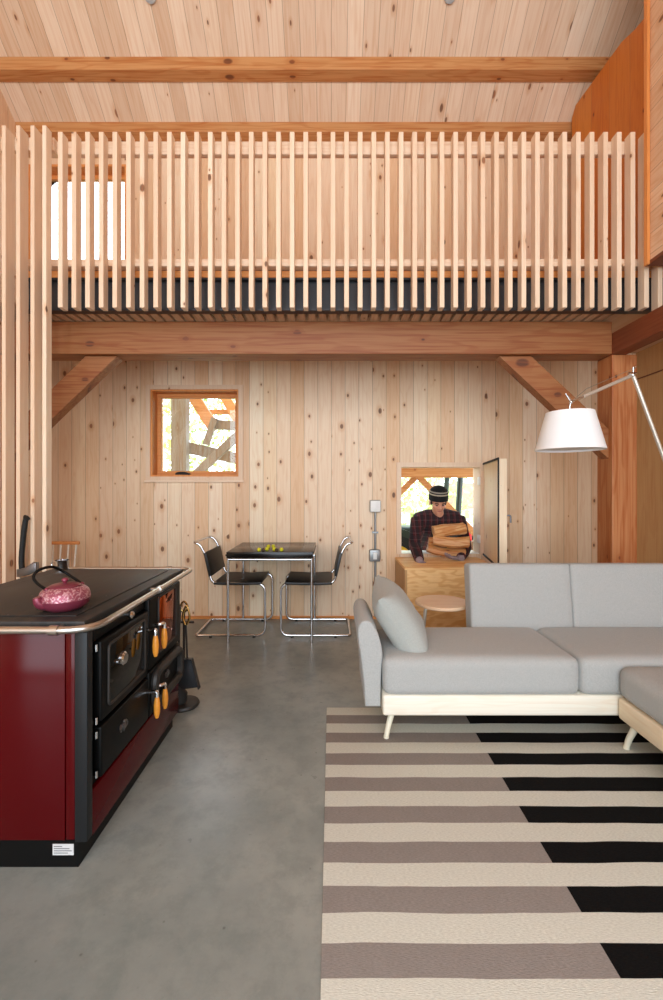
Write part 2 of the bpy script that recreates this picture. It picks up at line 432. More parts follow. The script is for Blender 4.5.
def mesh(name, mb, mat, parent=None, label=None, cat=None, group=None, kind=None, local=False, origin=None, smooth=35, mods=None):
    """link one mesh object. World-space geometry unless local=True; origin 'base' puts the object origin under the thing."""
    me = bpy.data.meshes.new(name)
    bm = mb.bm
    M4 = Matrix()
    if parent is not None:
        if not local: bm.transform(WM[parent].inverted())
    elif origin is not None:
        if origin == 'base':
            xs = [v.co.x for v in bm.verts]; ys = [v.co.y for v in bm.verts]; zs = [v.co.z for v in bm.verts]
            origin = ((min(xs) + max(xs)) / 2, (min(ys) + max(ys)) / 2, min(zs))
        bm.transform(Matrix.Translation(-Vector(origin))); M4 = Matrix.Translation(origin)
    bm.to_mesh(me); bm.free()
    if smooth:
        me.shade_smooth(); me.set_sharp_from_angle(angle=math.radians(smooth))
    for m in (mat if isinstance(mat, (list, tuple)) else [mat]): me.materials.append(m)
    o = bpy.data.objects.new(name, me); COL.objects.link(o)
    if parent is not None: o.parent = parent; WM[o] = WM[parent]
    else: o.matrix_world = M4; WM[o] = M4
    for (k, kw) in (mods or []):
        md = o.modifiers.new(k.title(), k)
        for a, v in kw.items(): setattr(md, a, v)
    return tag(o, label, cat, group, kind)


def struct(name, mb, mat, parent=None, label=None, smooth=0):
    return mesh(name, mb, mat, parent, label, None, None, None if parent is not None else 'structure', smooth=smooth)


def kids(o): return [c for c in o.children]
def dup(o, parent=None, label=None, loc=None, rz=None):
    c = o.copy(); COL.objects.link(c)
    if parent is not None: c.parent = parent
    if label: c['label'] = label
    if loc is not None: c.location = loc
    if rz is not None: c.rotation_euler = (0, 0, rz)
    for ch in kids(o): dup(ch, c)
    return c

# ------------------------------------------------------------------ the room
DW = 4.34; XL, XR = -3.07, 3.05; YB = -2.7; RIDGE = 0.75; SL = 0.81
def roofz(y): return 4.86 + SL * (4.2 - y) if y >= RIDGE else 4.86 + SL * (y + 2.7)

mb = MB().box(-3.4, 3.4, YB - 0.2, DW + 0.2, -0.2, 0.0)
struct('floor', mb, M['concrete'])

# window and hatch openings in the back wall: (x0, x1, z0, z1)
W1 = (-1.815, -0.925, 1.42, 2.30)
W2 = (-3.04, -2.05, 3.30, 4.55)
H1 = (0.685, 1.505, 0.648, 1.53)
def wall_with_holes(mb, x0, x1, z0, z1, y0, y1, holes):
    xs = sorted({x0, x1, *[h[0] for h in holes], *[h[1] for h in holes]})
    for a, b in zip(xs, xs[1:]):
        hs = sorted([h for h in holes if h[0] < b - 1e-6 and h[1] > a + 1e-6], key=lambda h: h[2])
        z = z0
        for h in hs:
            if h[2] > z: mb.box(a, b, y0, y1, z, h[2])
            z = h[3]
        if z < z1: mb.box(a, b, y0, y1, z, z1)
    return mb
struct('wall_back', wall_with_holes(MB(), XL - 0.2, XR + 0.2, 0, 4.80, DW, DW + 0.2, [W1, W2, H1]), M['pine_wall'])
gable = [(YB - 0.2, 0), (DW + 0.2, 0), (DW + 0.2, roofz(DW + 0.2) + 0.05), (RIDGE, roofz(RIDGE) + 0.05), (YB - 0.2, roofz(YB - 0.2) + 0.05)]
struct('wall_left', MB().prism(gable, 'X', XL - 0.2, XL), M['pine_side'])
struct('wall_right', MB().prism(gable, 'X', XR, XR + 0.2), M['ply_wall'])
struct('trim_1', MB().box(XR - 0.006, XR, 2.0, DW, 2.39, 2.40), M['fir_y'])
# the glazed wall behind the camera, where the daylight comes from
G = (-2.8, 2.8, 0.05, 4.75)
struct('wall_front', wall_with_holes(MB(), XL - 0.2, XR + 0.2, 0, 4.86, YB - 0.2, YB, [G]), M['pine_wall'])
w = thing('window_3', None, None, (0, YB - 0.1, 0), kind='structure')
mb = MB()
for x in (-2.8, -1.4, 0.0, 1.4, 2.8): mb.box(x - 0.04, x + 0.04, YB - 0.15, YB - 0.05, G[2], G[3])
for z in (0.09, 2.35, 4.51): mb.box(-2.8, 2.8, YB - 0.145, YB - 0.055, z - 0.04, z + 0.04)
struct('window_frame', mb, M['fir_trim'], w)
# roof: two slopes of boards
mb = MB()
pr = [(DW + 0.2, roofz(DW + 0.2)), (RIDGE, roofz(RIDGE)), (YB - 0.2, roofz(YB - 0.2)), (YB - 0.2, roofz(YB - 0.2) + 0.2), (RIDGE, roofz(RIDGE) + 0.2), (DW + 0.2, roofz(DW + 0.2) + 0.2)]
struct('ceiling', mb.prism(pr, 'X', XL - 0.2, XR + 0.2), M['pine_roof'])
struct('baseboard_back', MB().box(XL, XR, DW - 0.012, DW, 0, 0.028), M['fir_trim_x'])

# ---- timber frame
def timber(name, mb, mat, label, cat='beam', group=None): return mesh(name, mb, mat, None, label, cat, group, origin='base', smooth=0)
timber('roof_purlin', MB().box(XL, XR, 3.85, 3.97, 5.03, 5.16, 0.004), M['fir_x'], 'orange fir purlin crossing the board ceiling, higher than the loft', 'beam')
timber('eave_beam', MB().box(XL, 3.05, 4.2, DW, 4.765, 4.92, 0.004), M['fir_x'], 'orange fir beam where the board ceiling meets the loft wall', 'beam')
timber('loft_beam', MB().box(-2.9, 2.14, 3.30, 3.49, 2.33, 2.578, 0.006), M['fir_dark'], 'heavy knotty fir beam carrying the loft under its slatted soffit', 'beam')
timber('tie_beam', MB().box(2.14, 2.255, YB, 3.49, 2.325, 2.49, 0.006), M['fir_y'], 'dark reddish tie beam running over the knotty post behind the sofa', 'beam')
timber('timber_post', MB().box(2.14, 2.33, 3.30, 3.49, 0, 2.325, 0.006), M['fir_z'], 'upright knotty fir post behind the sofa and white lamp shade', 'post')
timber('timber_post', MB().box(-2.69, -2.5, 3.30, 3.49, 0, 2.325, 0.006), M['fir_z'], 'upright fir post hidden behind the tall slat screen', 'post')
def brace(p, q, label):
    p, q = Vector(p), Vector(q)
    b = MB().beam(p, q, 0.17, 0.10, (0, 1, 0), 0.004)
    bmesh.ops.bisect_plane(b.bm, geom=b.bm.verts[:] + b.bm.edges[:] + b.bm.faces[:], plane_co=(0, 0, 2.325), plane_no=(0, 0, 1), clear_outer=True)
    s = 1 if q.x > 0 else -1
    r = bmesh.ops.bisect_plane(b.bm, geom=b.bm.verts[:] + b.bm.edges[:] + b.bm.faces[:], plane_co=(2.14 * s if s > 0 else -2.5, 0, 0), plane_no=(s, 0, 0), clear_outer=True)
    bmesh.ops.holes_fill(b.bm, edges=b.bm.edges[:])
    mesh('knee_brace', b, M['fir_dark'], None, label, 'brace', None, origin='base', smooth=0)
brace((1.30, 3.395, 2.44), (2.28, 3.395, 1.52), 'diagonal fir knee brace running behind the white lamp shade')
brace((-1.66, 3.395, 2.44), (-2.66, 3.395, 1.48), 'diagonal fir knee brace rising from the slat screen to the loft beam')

# ---- loft floor, soffit, fascia
struct('trim_2', MB().box(XL, XR, 3.16, DW, 2.66, 2.86), M['pine_y'])
fas = thing('steel_channel', 'dark grey steel channel along the loft edge behind the balusters', 'steel beam', (0, 3.1, 2.56))
mesh('web', MB().box(-2.2, XR, 3.145, 3.16, 2.585, 2.815), M['black_steel'], fas)
mesh('flange', MB().box(-2.2, XR, 3.085, 3.15, 2.573, 2.585), M['black_steel'], fas)
mesh('flange', MB().box(-2.2, XR, 3.105, 3.15, 2.803, 2.815), M['black_steel'], fas)
mesh('floor_edge', MB().box(-2.2, XR, 3.10, 3.16, 2.815, 2.862), M['fir_trim_x'], fas, label='orange floor edge strip on the steel channel')
sof = thing('slatted_soffit', 'pale slatted soffit hanging under the loft above the heavy beam', 'soffit', (0, 3.7, 2.582))
x = -2.16
mb0 = MB().box(-0.026, 0.026, 3.165 - 3.7, 3.50 - 3.7, 0.0, 0.02)
sl = mesh('slat', mb0, M['pine_y'], sof, local=True, smooth=0); sl.location.x = x
i = 1
while True:
    x = -2.16 + 0.0775 * i; i += 1
    if x > 2.12: break
    c = sl.copy(); COL.objects.link(c); c.parent = sof; c.location.x = x

# ---- guard rail with its balusters
rail = thing('guard_rail', 'pale pine guard rail of close upright balusters along the loft edge', 'railing', (0, 3.0, 2.55))
mb = MB().box(-0.016, 0.016, -0.02, 0.045, 0.0, 1.209, 0.0015, 1)
b0 = mesh('baluster', mb, M['baluster'], rail, local=True, smooth=0)
xs = [-1.868 + 0.0939 * k for k in range(52)]
for k, xx in enumerate(xs):
    o = b0 if k == 0 else b0.copy()
    if k: COL.objects.link(o); o.parent = rail
    o.location = (xx, 0, 0)
mesh('top_rail', MB().box(-2.2, 2.12, 3.046, 3.085, 3.655, 3.745, 0.002), M['pine_x'], rail)
mesh('bottom_rail', MB().box(-2.2, XR, 3.046, 3.145, 2.868, 2.918, 0.002), M['pine_x'], rail)

# ---- tall slat screen on the left
scr = thing('slat_screen', 'tall pine slat screen rising from the floor behind the stove', 'screen', (-2.1, 2.95, 0))
for k, xx in enumerate((-2.602, -2.507, -2.41, -2.313, -2.216, -2.119, -2.022, -1.942)):
    dp = 0.085 if k < 7 else 0.06
    mesh('slat', MB().box(xx - 0.013, xx + 0.014, 2.925, 2.925 + dp, 0.0, 3.758, 0.002, 1), M['baluster'], scr, smooth=0)
mesh('rail', MB().box(-2.65, -1.93, 3.012, 3.045, 0.12, 0.21), M['pine_x'], scr)
mesh('rail', MB().box(-2.65, -1.93, 3.012, 3.045, 3.655, 3.745), M['pine_x'], scr)

# ---- orange partition in the loft and the board wall of the upper room
p = thing('loft_partition', 'orange stained board partition standing in the loft corner', 'partition', (2.6, 3.6, 2.86))
mesh('board_panel', MB().prism([(2.95, 2.86), (4.16, 2.86), (4.16, 4.86), (4.10, 4.93), (3.45, 4.86), (3.3, 4.80), (2.95, 4.72)], 'X', 2.31, 2.36), M['orange_boards'], p, smooth=0)
mesh('side_panel', MB().box(2.37, XR, 4.10, 4.16, 2.86, 4.86), M['orange_boards'], p, smooth=0)
up = [(YB, 2.835), (2.93, 2.835), (2.93, roofz(2.93) - 0.01), (RIDGE, roofz(RIDGE) - 0.01), (YB, roofz(YB) - 0.01)]
struct('wall_upper', MB().prism(up, 'X', 2.14, 2.30), M['pine_upper'])
struct('trim_3', MB().box(2.118, 2.138, 2.905, 2.935, 2.81, roofz(2.93)), M['fir_trim'])
struct('trim_4', MB().box(2.135, 2.32, YB, 2.935, 2.81, 2.835), M['fir_y'])

# ---- windows
def casement(name, W, y0, casing=0.04, glass=True, handle=True, depth=0.115):
    x0, x1, z0, z1 = W
    r = thing(name, None, None, ((x0 + x1) / 2, DW, z0), kind='structure')
    def ring(a0, a1, b0, b1, t, ya, yb):
        return (MB().box(a0, a0 + t, ya, yb, b0, b1).box(a1 - t, a1, ya, yb, b0, b1).box(a0 + t, a1 - t, ya, yb, b0, b0 + t).box(a0 + t, a1 - t, ya, yb, b1 - t, b1))
    c = casing
    if c: mesh('casing', ring(x0 - c, x1 + c, z0 - c, z1 + c, c + 0.004, DW - 0.018, DW - 0.001), M['baluster'], r, smooth=0)
    mesh('jamb', ring(x0, x1, z0, z1, 0.022, DW - 0.006, DW + 0.2), M['fir_trim'], r, smooth=0)
    sa = mesh('sash', ring(x0 + 0.023, x1 - 0.023, z0 + 0.023, z1 - 0.023, 0.042, DW + depth, DW + depth + 0.04), M['fir_trim_x'], r, smooth=0)
    mesh('pane', MB().box(x0 + 0.06, x1 - 0.06, DW + depth + 0.016, DW + depth + 0.022, z0 + 0.06, z1 - 0.06), M['glass'], sa, smooth=0)
    if handle:
        mb = MB().ell((x0 + 0.30, DW + 0.05, z0 + 0.035), (0.07, 0.03, 0.02)).box(x0 + 0.24, x0 + 0.38, DW + 0.02, DW + 0.07, z0 + 0.021, z0 + 0.04, 0.004)
        mesh('crank_handle', mb, M['rubber'], r, label='black folding crank handle')
    return r
w1 = casement('window_1', W1, DW)
mesh('window_sill', MB().box(W1[0] - 0.05, W1[1] + 0.05, DW - 0.03, DW - 0.0185, W1[2] - 0.052, W1[2] - 0.034), M['pine_x'], w1, smooth=0)
casement('window_2', W2, DW, casing=0.0, handle=False)

# ---- firewood hatch with its open insulated door
h = thing('door_1', None, None, (H1[1], DW, H1[2]), kind='structure')
x0, x1, z0, z1 = H1
mb = MB().box(x0 - 0.035, x0 + 0.012, DW - 0.02, DW + 0.2, z0, z1 + 0.035).box(x0 + 0.012, x1 + 0.03, DW - 0.02, DW + 0.2, z1 - 0.012, z1 + 0.035).box(x1 - 0.02, x1 + 0.03, DW - 0.02, DW + 0.2, z0, z1 - 0.012)
mesh('door_frame', mb, M['baluster'], h, smooth=0)
mesh('sill', MB().box(x0 + 0.012, x1 - 0.02, DW + 0.02, DW + 0.22, z0 - 0.03, z0 + 0.006), M['white_plastic'], h, smooth=0)
ang = math.atan2(1.395 - 1.53, 0.0 - 0.78)
hm = Matrix.Translation((1.52, DW - 0.02, 0)) @ Matrix.Rotation(math.radians(180 + 79.5), 4, 'Z')
# local: x along the door from hinge to free edge, +y is the side away from the opening
def hb(*a, bev=0.0): return MB().box(*a, bev, 2, hm)
dr = mesh('door_leaf', hb(0.0, 0.77, 0.0, 0.062, z0 + 0.0, z1 + 0.02, bev=0.002), M['door_face'], h, smooth=0)
mb = MB()
for a in ((0.0, 0.775, -0.012, 0.0, z1 + 0.012, z1 + 0.03), (0.0, 0.775, -0.012, 0.0, z0 - 0.005, z0 + 0.01), (0.763, 0.778, -0.012, 0.0, z0 - 0.005, z1 + 0.03)): mb.box(*a, 0.003, 2, hm)
mesh('weatherstrip', mb, M['rubber'], dr)
mesh('latch', MB().tube(fillet([hm @ Vector((0.72, 0.063, 1.08)), hm @ Vector((0.72, 0.10, 1.08)), hm @ Vector((0.72, 0.10, 1.02))], 0.015), 0.007), M['steel_dark'], dr)
for zz in (0.80, 1.38): mesh('hinge', MB().box(x1 - 0.035, x1 - 0.0205, DW - 0.03, DW + 0.03, zz - 0.04, zz + 0.04, 0.004), M['white_plastic'], h)

# ---- wood box under the hatch
bx = thing('firewood_box', 'low plywood firewood box under the open hatch', 'box', (1.03, 4.03, 0))
BX0, BX1, BY0, BZ = 0.635, 1.45, 3.75, 0.62
mesh('front_panel', MB().box(BX0 + 0.02, BX1 - 0.02, BY0, BY0 + 0.02, 0.30, BZ - 0.022), M['ply_flame'], bx, smooth=0)
mesh('front_panel', MB().box(BX0 + 0.02, BX1 - 0.02, BY0, BY0 + 0.02, 0.0, 0.297), M['ply_flame'], bx, smooth=0)
mesh('side_panel', MB().box(BX0, BX0 + 0.02, BY0, DW - 0.02, 0, BZ - 0.022), M['ply_wall'], bx, smooth=0)
mesh('side_panel', MB().box(BX1 - 0.02, BX1, BY0, DW - 0.02, 0, BZ - 0.022), M['ply_wall'], bx, smooth=0)
mesh('lid', MB().box(BX0 - 0.002, BX1 + 0.002, BY0 - 0.004, DW - 0.02, BZ - 0.022, BZ, 0.002), M['ply'], bx, smooth=0)

# ---- wall outlet and switch with their surface conduit
def ebox(name, px, py, label, cat, inner, plate):
    c = P(px, py, DW); t = thing(name, label, cat, (c.x, DW, c.z))
    mesh('box_body', MB().box(c.x - 0.055, c.x + 0.055, DW - 0.05, DW - 0.001, c.z - 0.06, c.z + 0.06, 0.014, 3), M['grey_box'], t)
    mesh('cover_plate', MB().box(c.x - 0.05, c.x + 0.05, DW - 0.055, DW - 0.049, c.z - 0.055, c.z + 0.055, 0.002), plate, t)
    mesh('socket_face' if cat == 'outlet' else 'rocker', MB().box(c.x - 0.018, c.x + 0.018, DW - 0.062, DW - 0.055, c.z - 0.035, c.z + 0.035, 0.003), inner, t)
    return c
c1 = ebox('light_switch', 375, 506, 'pale square switch box on the wall, upper end of the conduit', 'switch', M['white_plastic'], M['white_plastic'])
c2 = ebox('wall_outlet', 374.5, 555, 'grey metal outlet box with white socket, lower on the conduit', 'outlet', M['white_plastic'], M['grey_box'])
cd = thing('conduit', 'thin grey conduit running down the board wall to the floor', 'conduit', (c1.x, DW, 0))
mesh('pipe', MB().tube([(c1.x, DW - 0.022, c1.z - 0.062), (c1.x, DW - 0.022, c2.z + 0.062)], 0.011), M['grey_box'], cd)
mesh('pipe', MB().tube([(c1.x, DW - 0.022, c2.z - 0.062), (c1.x, DW - 0.022, 0.03)], 0.011), M['grey_box'], cd)
mesh('clip', MB().box(c1.x - 0.03, c1.x + 0.03, DW - 0.035, DW - 0.001, 0.86, 0.875), M['grey_box'], cd)

# ---- small ceiling spots
for px, lab in ((150, 'small round metal ceiling light above the slatted loft, nearer the loft window'), (450, 'small round metal ceiling light above the slatted loft, nearer the orange partition')):
    d = 3.57; z = roofz(d); x = X(px, d)
    rot = Matrix.Rotation(-math.atan(SL), 4, 'X')
    t = thing('ceiling_light', lab, 'light', (x, d, z), group=None)
    mesh('canopy', MB().lathe([(0, -0.028), (0.03, -0.028), (0.048, -0.02), (0.05, 0.0)], (x, d, z), 24, rot), M['grey_paint'], t)
    mesh('lens', MB().lathe([(0, -0.036), (0.018, -0.034), (0.024, -0.0285)], (x, d, z), 20, rot), M['white_plastic'], t)

# ------------------------------------------------------------------ rug
mb = MB().box(0, 2.25, -2.6, 0, 0, 0.006, 0.002)
ru = mesh('rug', mb, M['rug'], None, 'striped flat-woven rug in cream, grey and black under the sofa', 'rug', smooth=35)
ru.location = (-0.028, 2.565, 0.0); WM[ru] = Matrix.Translation(ru.location)
RZ = 0.006

# ------------------------------------------------------------------ sofa
so = thing('sofa', 'long light grey sofa on a pale birch plinth with open seat end', 'sofa', (1.2, 2.5, RZ))
SX1 = 2.17
mesh('frame', MB().box(0.262, SX1, 2.20, 2.72, 0.145, 0.250, 0.012, 3), M['birch'], so)
mesh('seat_cushion', MB().rbox((0.7655, 2.455, 0.343), (1.005, 0.53, 0.196), 0.045, (0.0, 0.0, 0.012)), M['sofa'], so)
mesh('seat_cushion', MB().rbox((1.7195, 2.455, 0.343), (0.903, 0.53, 0.196), 0.045, (0.0, 0.0, 0.012)), M['sofa'], so)
tl = Matrix.Rotation(math.radians(-7), 4, 'X')
mesh('back_cushion', MB().rbox((1.196, 2.785, 0.59), (0.643, 0.13, 0.46), 0.022, (0.0, 0.012, 0.0), mat=tl), M['sofa'], so)
mesh('back_cushion', MB().rbox((1.845, 2.785, 0.59), (0.657, 0.13, 0.46), 0.022, (0.0, 0.012, 0.0), mat=tl), M['sofa'], so)
prof = [(0.174, 0.175), (0.166, 0.30), (0.150, 0.44), (0.137, 0.53), (0.139, 0.585), (0.160, 0.615), (0.190, 0.618), (0.216, 0.598), (0.245, 0.54), (0.262, 0.47), (0.264, 0.42), (0.258, 0.36), (0.255, 0.25), (0.254, 0.175)]
pr = [(q.x, q.y) for q in spline([(a, b, 0) for a, b in prof], 4)]
mesh('arm', MB().prism(pr, 'Y', 2.235, 2.70, 0.010, 3), M['sofa'], so, smooth=35)
def sofa_leg(par, x, y, sx, sy, z1=0.155):
    pts = spline([(x + 0.035 * sx, y - 0.03 * sy, z1), (x + 0.03 * sx, y - 0.026 * sy, 0.115), (x + 0.012 * sx, y - 0.01 * sy, 0.06), (x, y, RZ + 0.004)], 5)
    k = len(pts)
    lg = mesh('leg', MB().tube(pts, [0.018 - 0.005 * i / (k - 1) for i in range(k)], 14), M['cream_metal'], par)
    mesh('foot', MB().lathe([(0, 0), (0.0145, 0), (0.0145, 0.012), (0, 0.012)], (x, y, RZ), 16), M['cream_metal'], lg)
sofa_leg(so, 0.285, 2.255, 1, -1)
sofa_leg(so, 0.285, 2.66, 1, 1)
sofa_leg(so, 2.12, 2.66, -1, 1)
sofa_leg(so, 2.12, 2.26, -1, -1)

ot = thing('sofa_chaise', 'light grey chaise seat jutting from the sofa corner toward the rug', 'chaise', (1.8, 1.6, RZ))
mesh('frame', MB().box(1.445, 2.17, 1.05, 2.185, 0.145, 0.250, 0.012, 3), M['birch_y'], ot)
mesh('seat_cushion', MB().rbox((1.808, 1.62, 0.332), (0.735, 1.15, 0.165), 0.05, (0.0, 0.0, 0.012)), M['sofa'], ot)
sofa_leg(ot, 1.470, 2.16, 0.7, 1)
sofa_leg(ot, 2.12, 2.15, -1, 1)
sofa_leg(ot, 1.485, 1.10, 1, -1)
sofa_leg(ot, 2.12, 1.10, -1, -1)

# pillow leaning on the arm
def pill(w):
    return w
mb = MB(); b = bmesh.new(); bmesh.ops.create_grid(b, x_segments=24, y_segments=24, size=1.0)
top = [v.co.copy() for v in b.verts]; b.free()
b = bmesh.new(); bmesh.ops.create_cube(b, size=2.0); bmesh.ops.subdivide_edges(b, edges=b.edges[:], cuts=20, use_grid_fill=True)
for v in b.verts:
    u, q, s = v.co
    e = (1 - min(1, abs(u)) ** 2.6) * (1 - min(1, abs(q)) ** 2.6)
    pin = 1 - 0.10 * (1 - u * u) * abs(q) ** 3 ; pin2 = 1 - 0.10 * (1 - q * q) * abs(u) ** 3
    th = 0.014 + 0.092 * max(0, e) ** 0.5
    wr = 0.010 * mnoise.noise(Vector((u * 2.3, q * 2.3, s * 1.7)))
    v.co = Vector((u * 0.212 * pin2, q * 0.21 * pin, s * th + wr * e))
# local x,y in pillow plane, z its thickness -> stand it up, facing +x, lean back toward the arm
m = Matrix.Translation((0.382, 2.455, 0.572)) @ Matrix.Rotation(math.radians(-7), 4, 'Z') @ Matrix.Rotation(math.radians(-33), 4, 'Y') @ Matrix.Rotation(math.radians(90), 4, 'Y') @ Matrix.Rotation(math.radians(6), 4, 'Z')
b.transform(m); mb.add(b)
mesh('pillow', mb, M['pillow'], None, 'soft grey square pillow leaning on the sofa arm', 'pillow', origin='base', smooth=60)

# round side table behind the open seat
st = thing('side_table', 'small round pale wood side table behind the open sofa end', 'table', (X(442, 3.02), 3.02, 0))
c = (X(442, 3.02), 3.02)
mesh('tabletop', MB().lathe([(0, 0.490), (0.166, 0.490), (0.183, 0.498), (0.185, 0.510), (0.180, 0.518), (0, 0.518)], (c[0], c[1], 0), 48), M['table_ash'], st)
mesh('leg', MB().tube(fillet([(c[0] - 0.02, c[1], 0.482), (c[0] - 0.115, c[1] - 0.01, 0.482), (c[0] - 0.165, c[1] - 0.01, 0.02)], 0.03), 0.012, 14), M['alu'], st)
mesh('base', MB().lathe([(0, 0), (0.15, 0), (0.155, 0.006), (0.15, 0.014), (0, 0.014)], (c[0] - 0.06, c[1], 0), 40), M['alu'], st)

# ------------------------------------------------------------------ white floor lamp
ld = 2.75
lm = thing('floor_lamp', 'white drum shade floor lamp with jointed aluminium arm beside the sofa', 'lamp', (2.34, 2.85, 0))
sc_ = Vector((X(569.7, ld), ld, 0)); zb, zt = Z(450, ld), Z(412.3, ld)
rb, rt = 31.9 * ld / F, 22.0 * ld / F
mesh('lamp_shade', MB().lathe([(rb, zb), (rt, zt), (rt - 0.003, zt), (rb - 0.003, zb), (rb, zb)], sc_, 56).lathe([(rt - 0.004, zt - 0.006), (0.0, zt - 0.006), (0.0, zt - 0.008), (rt - 0.004, zt - 0.008)], sc_, 56), M['white_shade'], lm, smooth=50)
mesh('diffuser', MB().lathe([(0, zb + 0.012), (rb - 0.008, zb + 0.012), (rb - 0.008, zb + 0.016), (0, zb + 0.016)], sc_, 48), M['white_shade'], lm)
jt = Vector((X(571, ld), ld, Z(402, ld))); el = Vector((X(633, ld + 0.03), ld + 0.03, Z(375, ld + 0.03)))
low = Vector((2.33, 2.85, 1.12))
mesh('upper_arm', MB().tube([jt.lerp(el, 0.2), el], 0.0115, 14), M['alu'], lm)
mesh('lower_arm', MB().tube([el, low], 0.0125, 14), M['alu'], lm)
mesh('pole', MB().tube([low + Vector((0.01, 0, -0.02)), (2.34, 2.85, 0.025)], 0.014, 14), M['alu'], lm)
mesh('base', MB().lathe([(0, 0), (0.145, 0), (0.15, 0.006), (0.15, 0.016), (0.14, 0.022), (0.02, 0.026), (0, 0.026)], (2.34, 2.85, 0), 40), M['alu'], lm)
mb = MB().tube([sc_ + Vector((0, 0, zt - 0.01)), sc_ + Vector((0, 0, zt + 0.035)), jt], 0.006).tube([jt, jt.lerp(el, 0.22)], 0.008).ell(jt, (0.012, 0.012, 0.012)).tube([jt, jt + Vector((-0.035, 0, 0.055))], 0.004)
mesh('shade_joint', mb, M['chrome'], lm)
mb = MB().ell(el, (0.02, 0.016, 0.016)).tube([el, el + Vector((0.002, 0, 0.05))], 0.006).tube([el + Vector((-0.03, 0, 0.01)), el + Vector((0.02, 0, 0.01))], 0.009).tube([el + Vector((0.0, 0, 0.03)), el + Vector((0.02, 0, 0.055))], 0.004)
mesh('elbow_joint', mb, M['chrome'], lm)
mesh('tension_cable', MB().tube([jt + Vector((-0.035, 0, 0.055)), jt + Vector((0.01, 0, 0.01)), jt + Vector((0.10, 0, 0.085)), el + Vector((0.0, 0, 0.04))], 0.0016, 6), M['cable'], lm)

# ------------------------------------------------------------------ game table and cantilever chairs
TX0, TX1, TY0, TY1 = -0.885, -0.155, 3.64, 4.295
tb = thing('game_table', 'square black-topped table with thin chrome legs against the wall', 'table', ((TX0 + TX1) / 2, 3.97, 0))
mesh('tabletop', MB().box(TX0, TX1, TY0, TY1, 0.718, 0.770, 0.004), M['black_top'], tb)
mb = MB()
cs = [(TX0 + 0.012, TY0 + 0.012), (TX1 - 0.012, TY0 + 0.012), (TX1 - 0.012, TY1 - 0.012), (TX0 + 0.012, TY1 - 0.012)]
for a, b_ in zip(cs, cs[1:] + cs[:1]): mb.tube([(a[0], a[1], 0.705), (b_[0], b_[1], 0.705)], 0.0105, 12)
mesh('frame', mb, M['chrome'], tb)
for a in cs: mesh('leg', MB().tube([(a[0], a[1], 0.0), (a[0], a[1], 0.716)], 0.0115, 14), M['chrome'], tb)
for sx in (TX0 - 0.007, TX1 + 0.007): mesh('side_rail', MB().tube([(sx, TY0 + 0.02, 0.74), (sx, TY1 - 0.02, 0.74)], 0.007), M['chrome'], tb)

cyc = 4.03
ch = thing('cantilever_chair', 'black sling cantilever chair at the table, on the window side', 'chair', (-0.88, cyc, 0), group='chairs at the game table')
HW = 0.235; tr = 0.0115
def side(y):
    return [(-0.325, y, 0.832), (-0.275, y, 0.815), (-0.232, y, 0.74), (-0.166, y, 0.470), (0.298, y, 0.470), (0.298, y, tr + 0.006), (-0.308, y, tr + 0.006)]
lp = side(-HW)[::-1] + side(HW)
rr = [0.03, 0.075, 0.075, 0.06, 0.05, 0.04, 0.035] + [0.035, 0.04, 0.05, 0.06, 0.075, 0.075, 0.03]
mesh('frame', MB().tube(fillet(lp, rr, 7, closed=True), tr, 12, closed=True), M['chrome'], ch, local=True)
mb = MB()
g = [(-0.150, 0.474), (-0.06, 0.472), (0.08, 0.470), (0.22, 0.474), (0.262, 0.476)]
gg = spline([(a, 0, b) for a, b in g], 4)
for s_ in range(1):
    poly = [(p_.x, p_.z + 0.010) for p_ in gg] + [(p_.x, p_.z - 0.012) for p_ in gg[::-1]]
    mb.prism(poly, 'Y', -HW - 0.013, HW + 0.013, 0.004)
mesh('seat', mb, M['black_leather'], ch, local=True)
A, B = Vector((-0.182, 0, 0.535)), Vector((-0.229, 0, 0.742))
dd = (B - A).normalized(); nn = Vector((dd.z, 0, -dd.x))
poly = [(A + nn * 0.012).xz, (B + nn * 0.012).xz, (B - nn * 0.012).xz, (A - nn * 0.012).xz]
mesh('backrest', MB().prism([(q[0], q[1]) for q in poly], 'Y', -HW - 0.013, HW + 0.013, 0.004), M['black_leather'], ch, local=True)
for sy in (-HW, HW):
    for sx in (-0.18, 0.2): mesh('glide', MB().lathe([(0, 0), (0.014, 0), (0.014, 0.012), (0, 0.012)], (sx, sy, 0), 12), M['rubber'], ch, local=True)
dup(ch, None, 'black sling cantilever chair at the table, on the firewood hatch side', (-0.145, cyc, 0), math.pi)

TZ = 0.770
ylw = [(259, 549.3), (266.9, 548.6), (268.3, 546.2), (273.3, 546), (274.3, 548.8), (281.5, 549.2)]
first = None
def ball(px, py, r, mat, name, label, cat, group):
    d = (CZ - TZ - r) * F / (py - HY); x = X(px, d)
    t = MB().lathe([(0, 0.0), (r * 0.55, 0.0), (r * 0.9, r * 0.35), (r, r * 0.9), (r * 0.86, r * 1.45), (r * 0.5, r * 1.8), (r * 0.16, r * 1.86), (0.0, r * 1.8)], (x, d, TZ), 20)
    mesh(name, t, mat, None, label, cat, group, origin='base', smooth=60)
for px, py in ylw: ball(px, py, 0.0165, M['yellow'], 'yellow_fruit', 'small round yellow fruit lying loose on the black tabletop', 'fruit', 'yellow fruits on the game table')
for px, py in ((263.2, 549.8), (276.6, 549.9)): ball(px, py, 0.0155, M['dark_ball'], 'brown_fruit', 'small round dark brown fruit among the yellow ones on the tabletop', 'fruit', 'brown fruits on the game table')

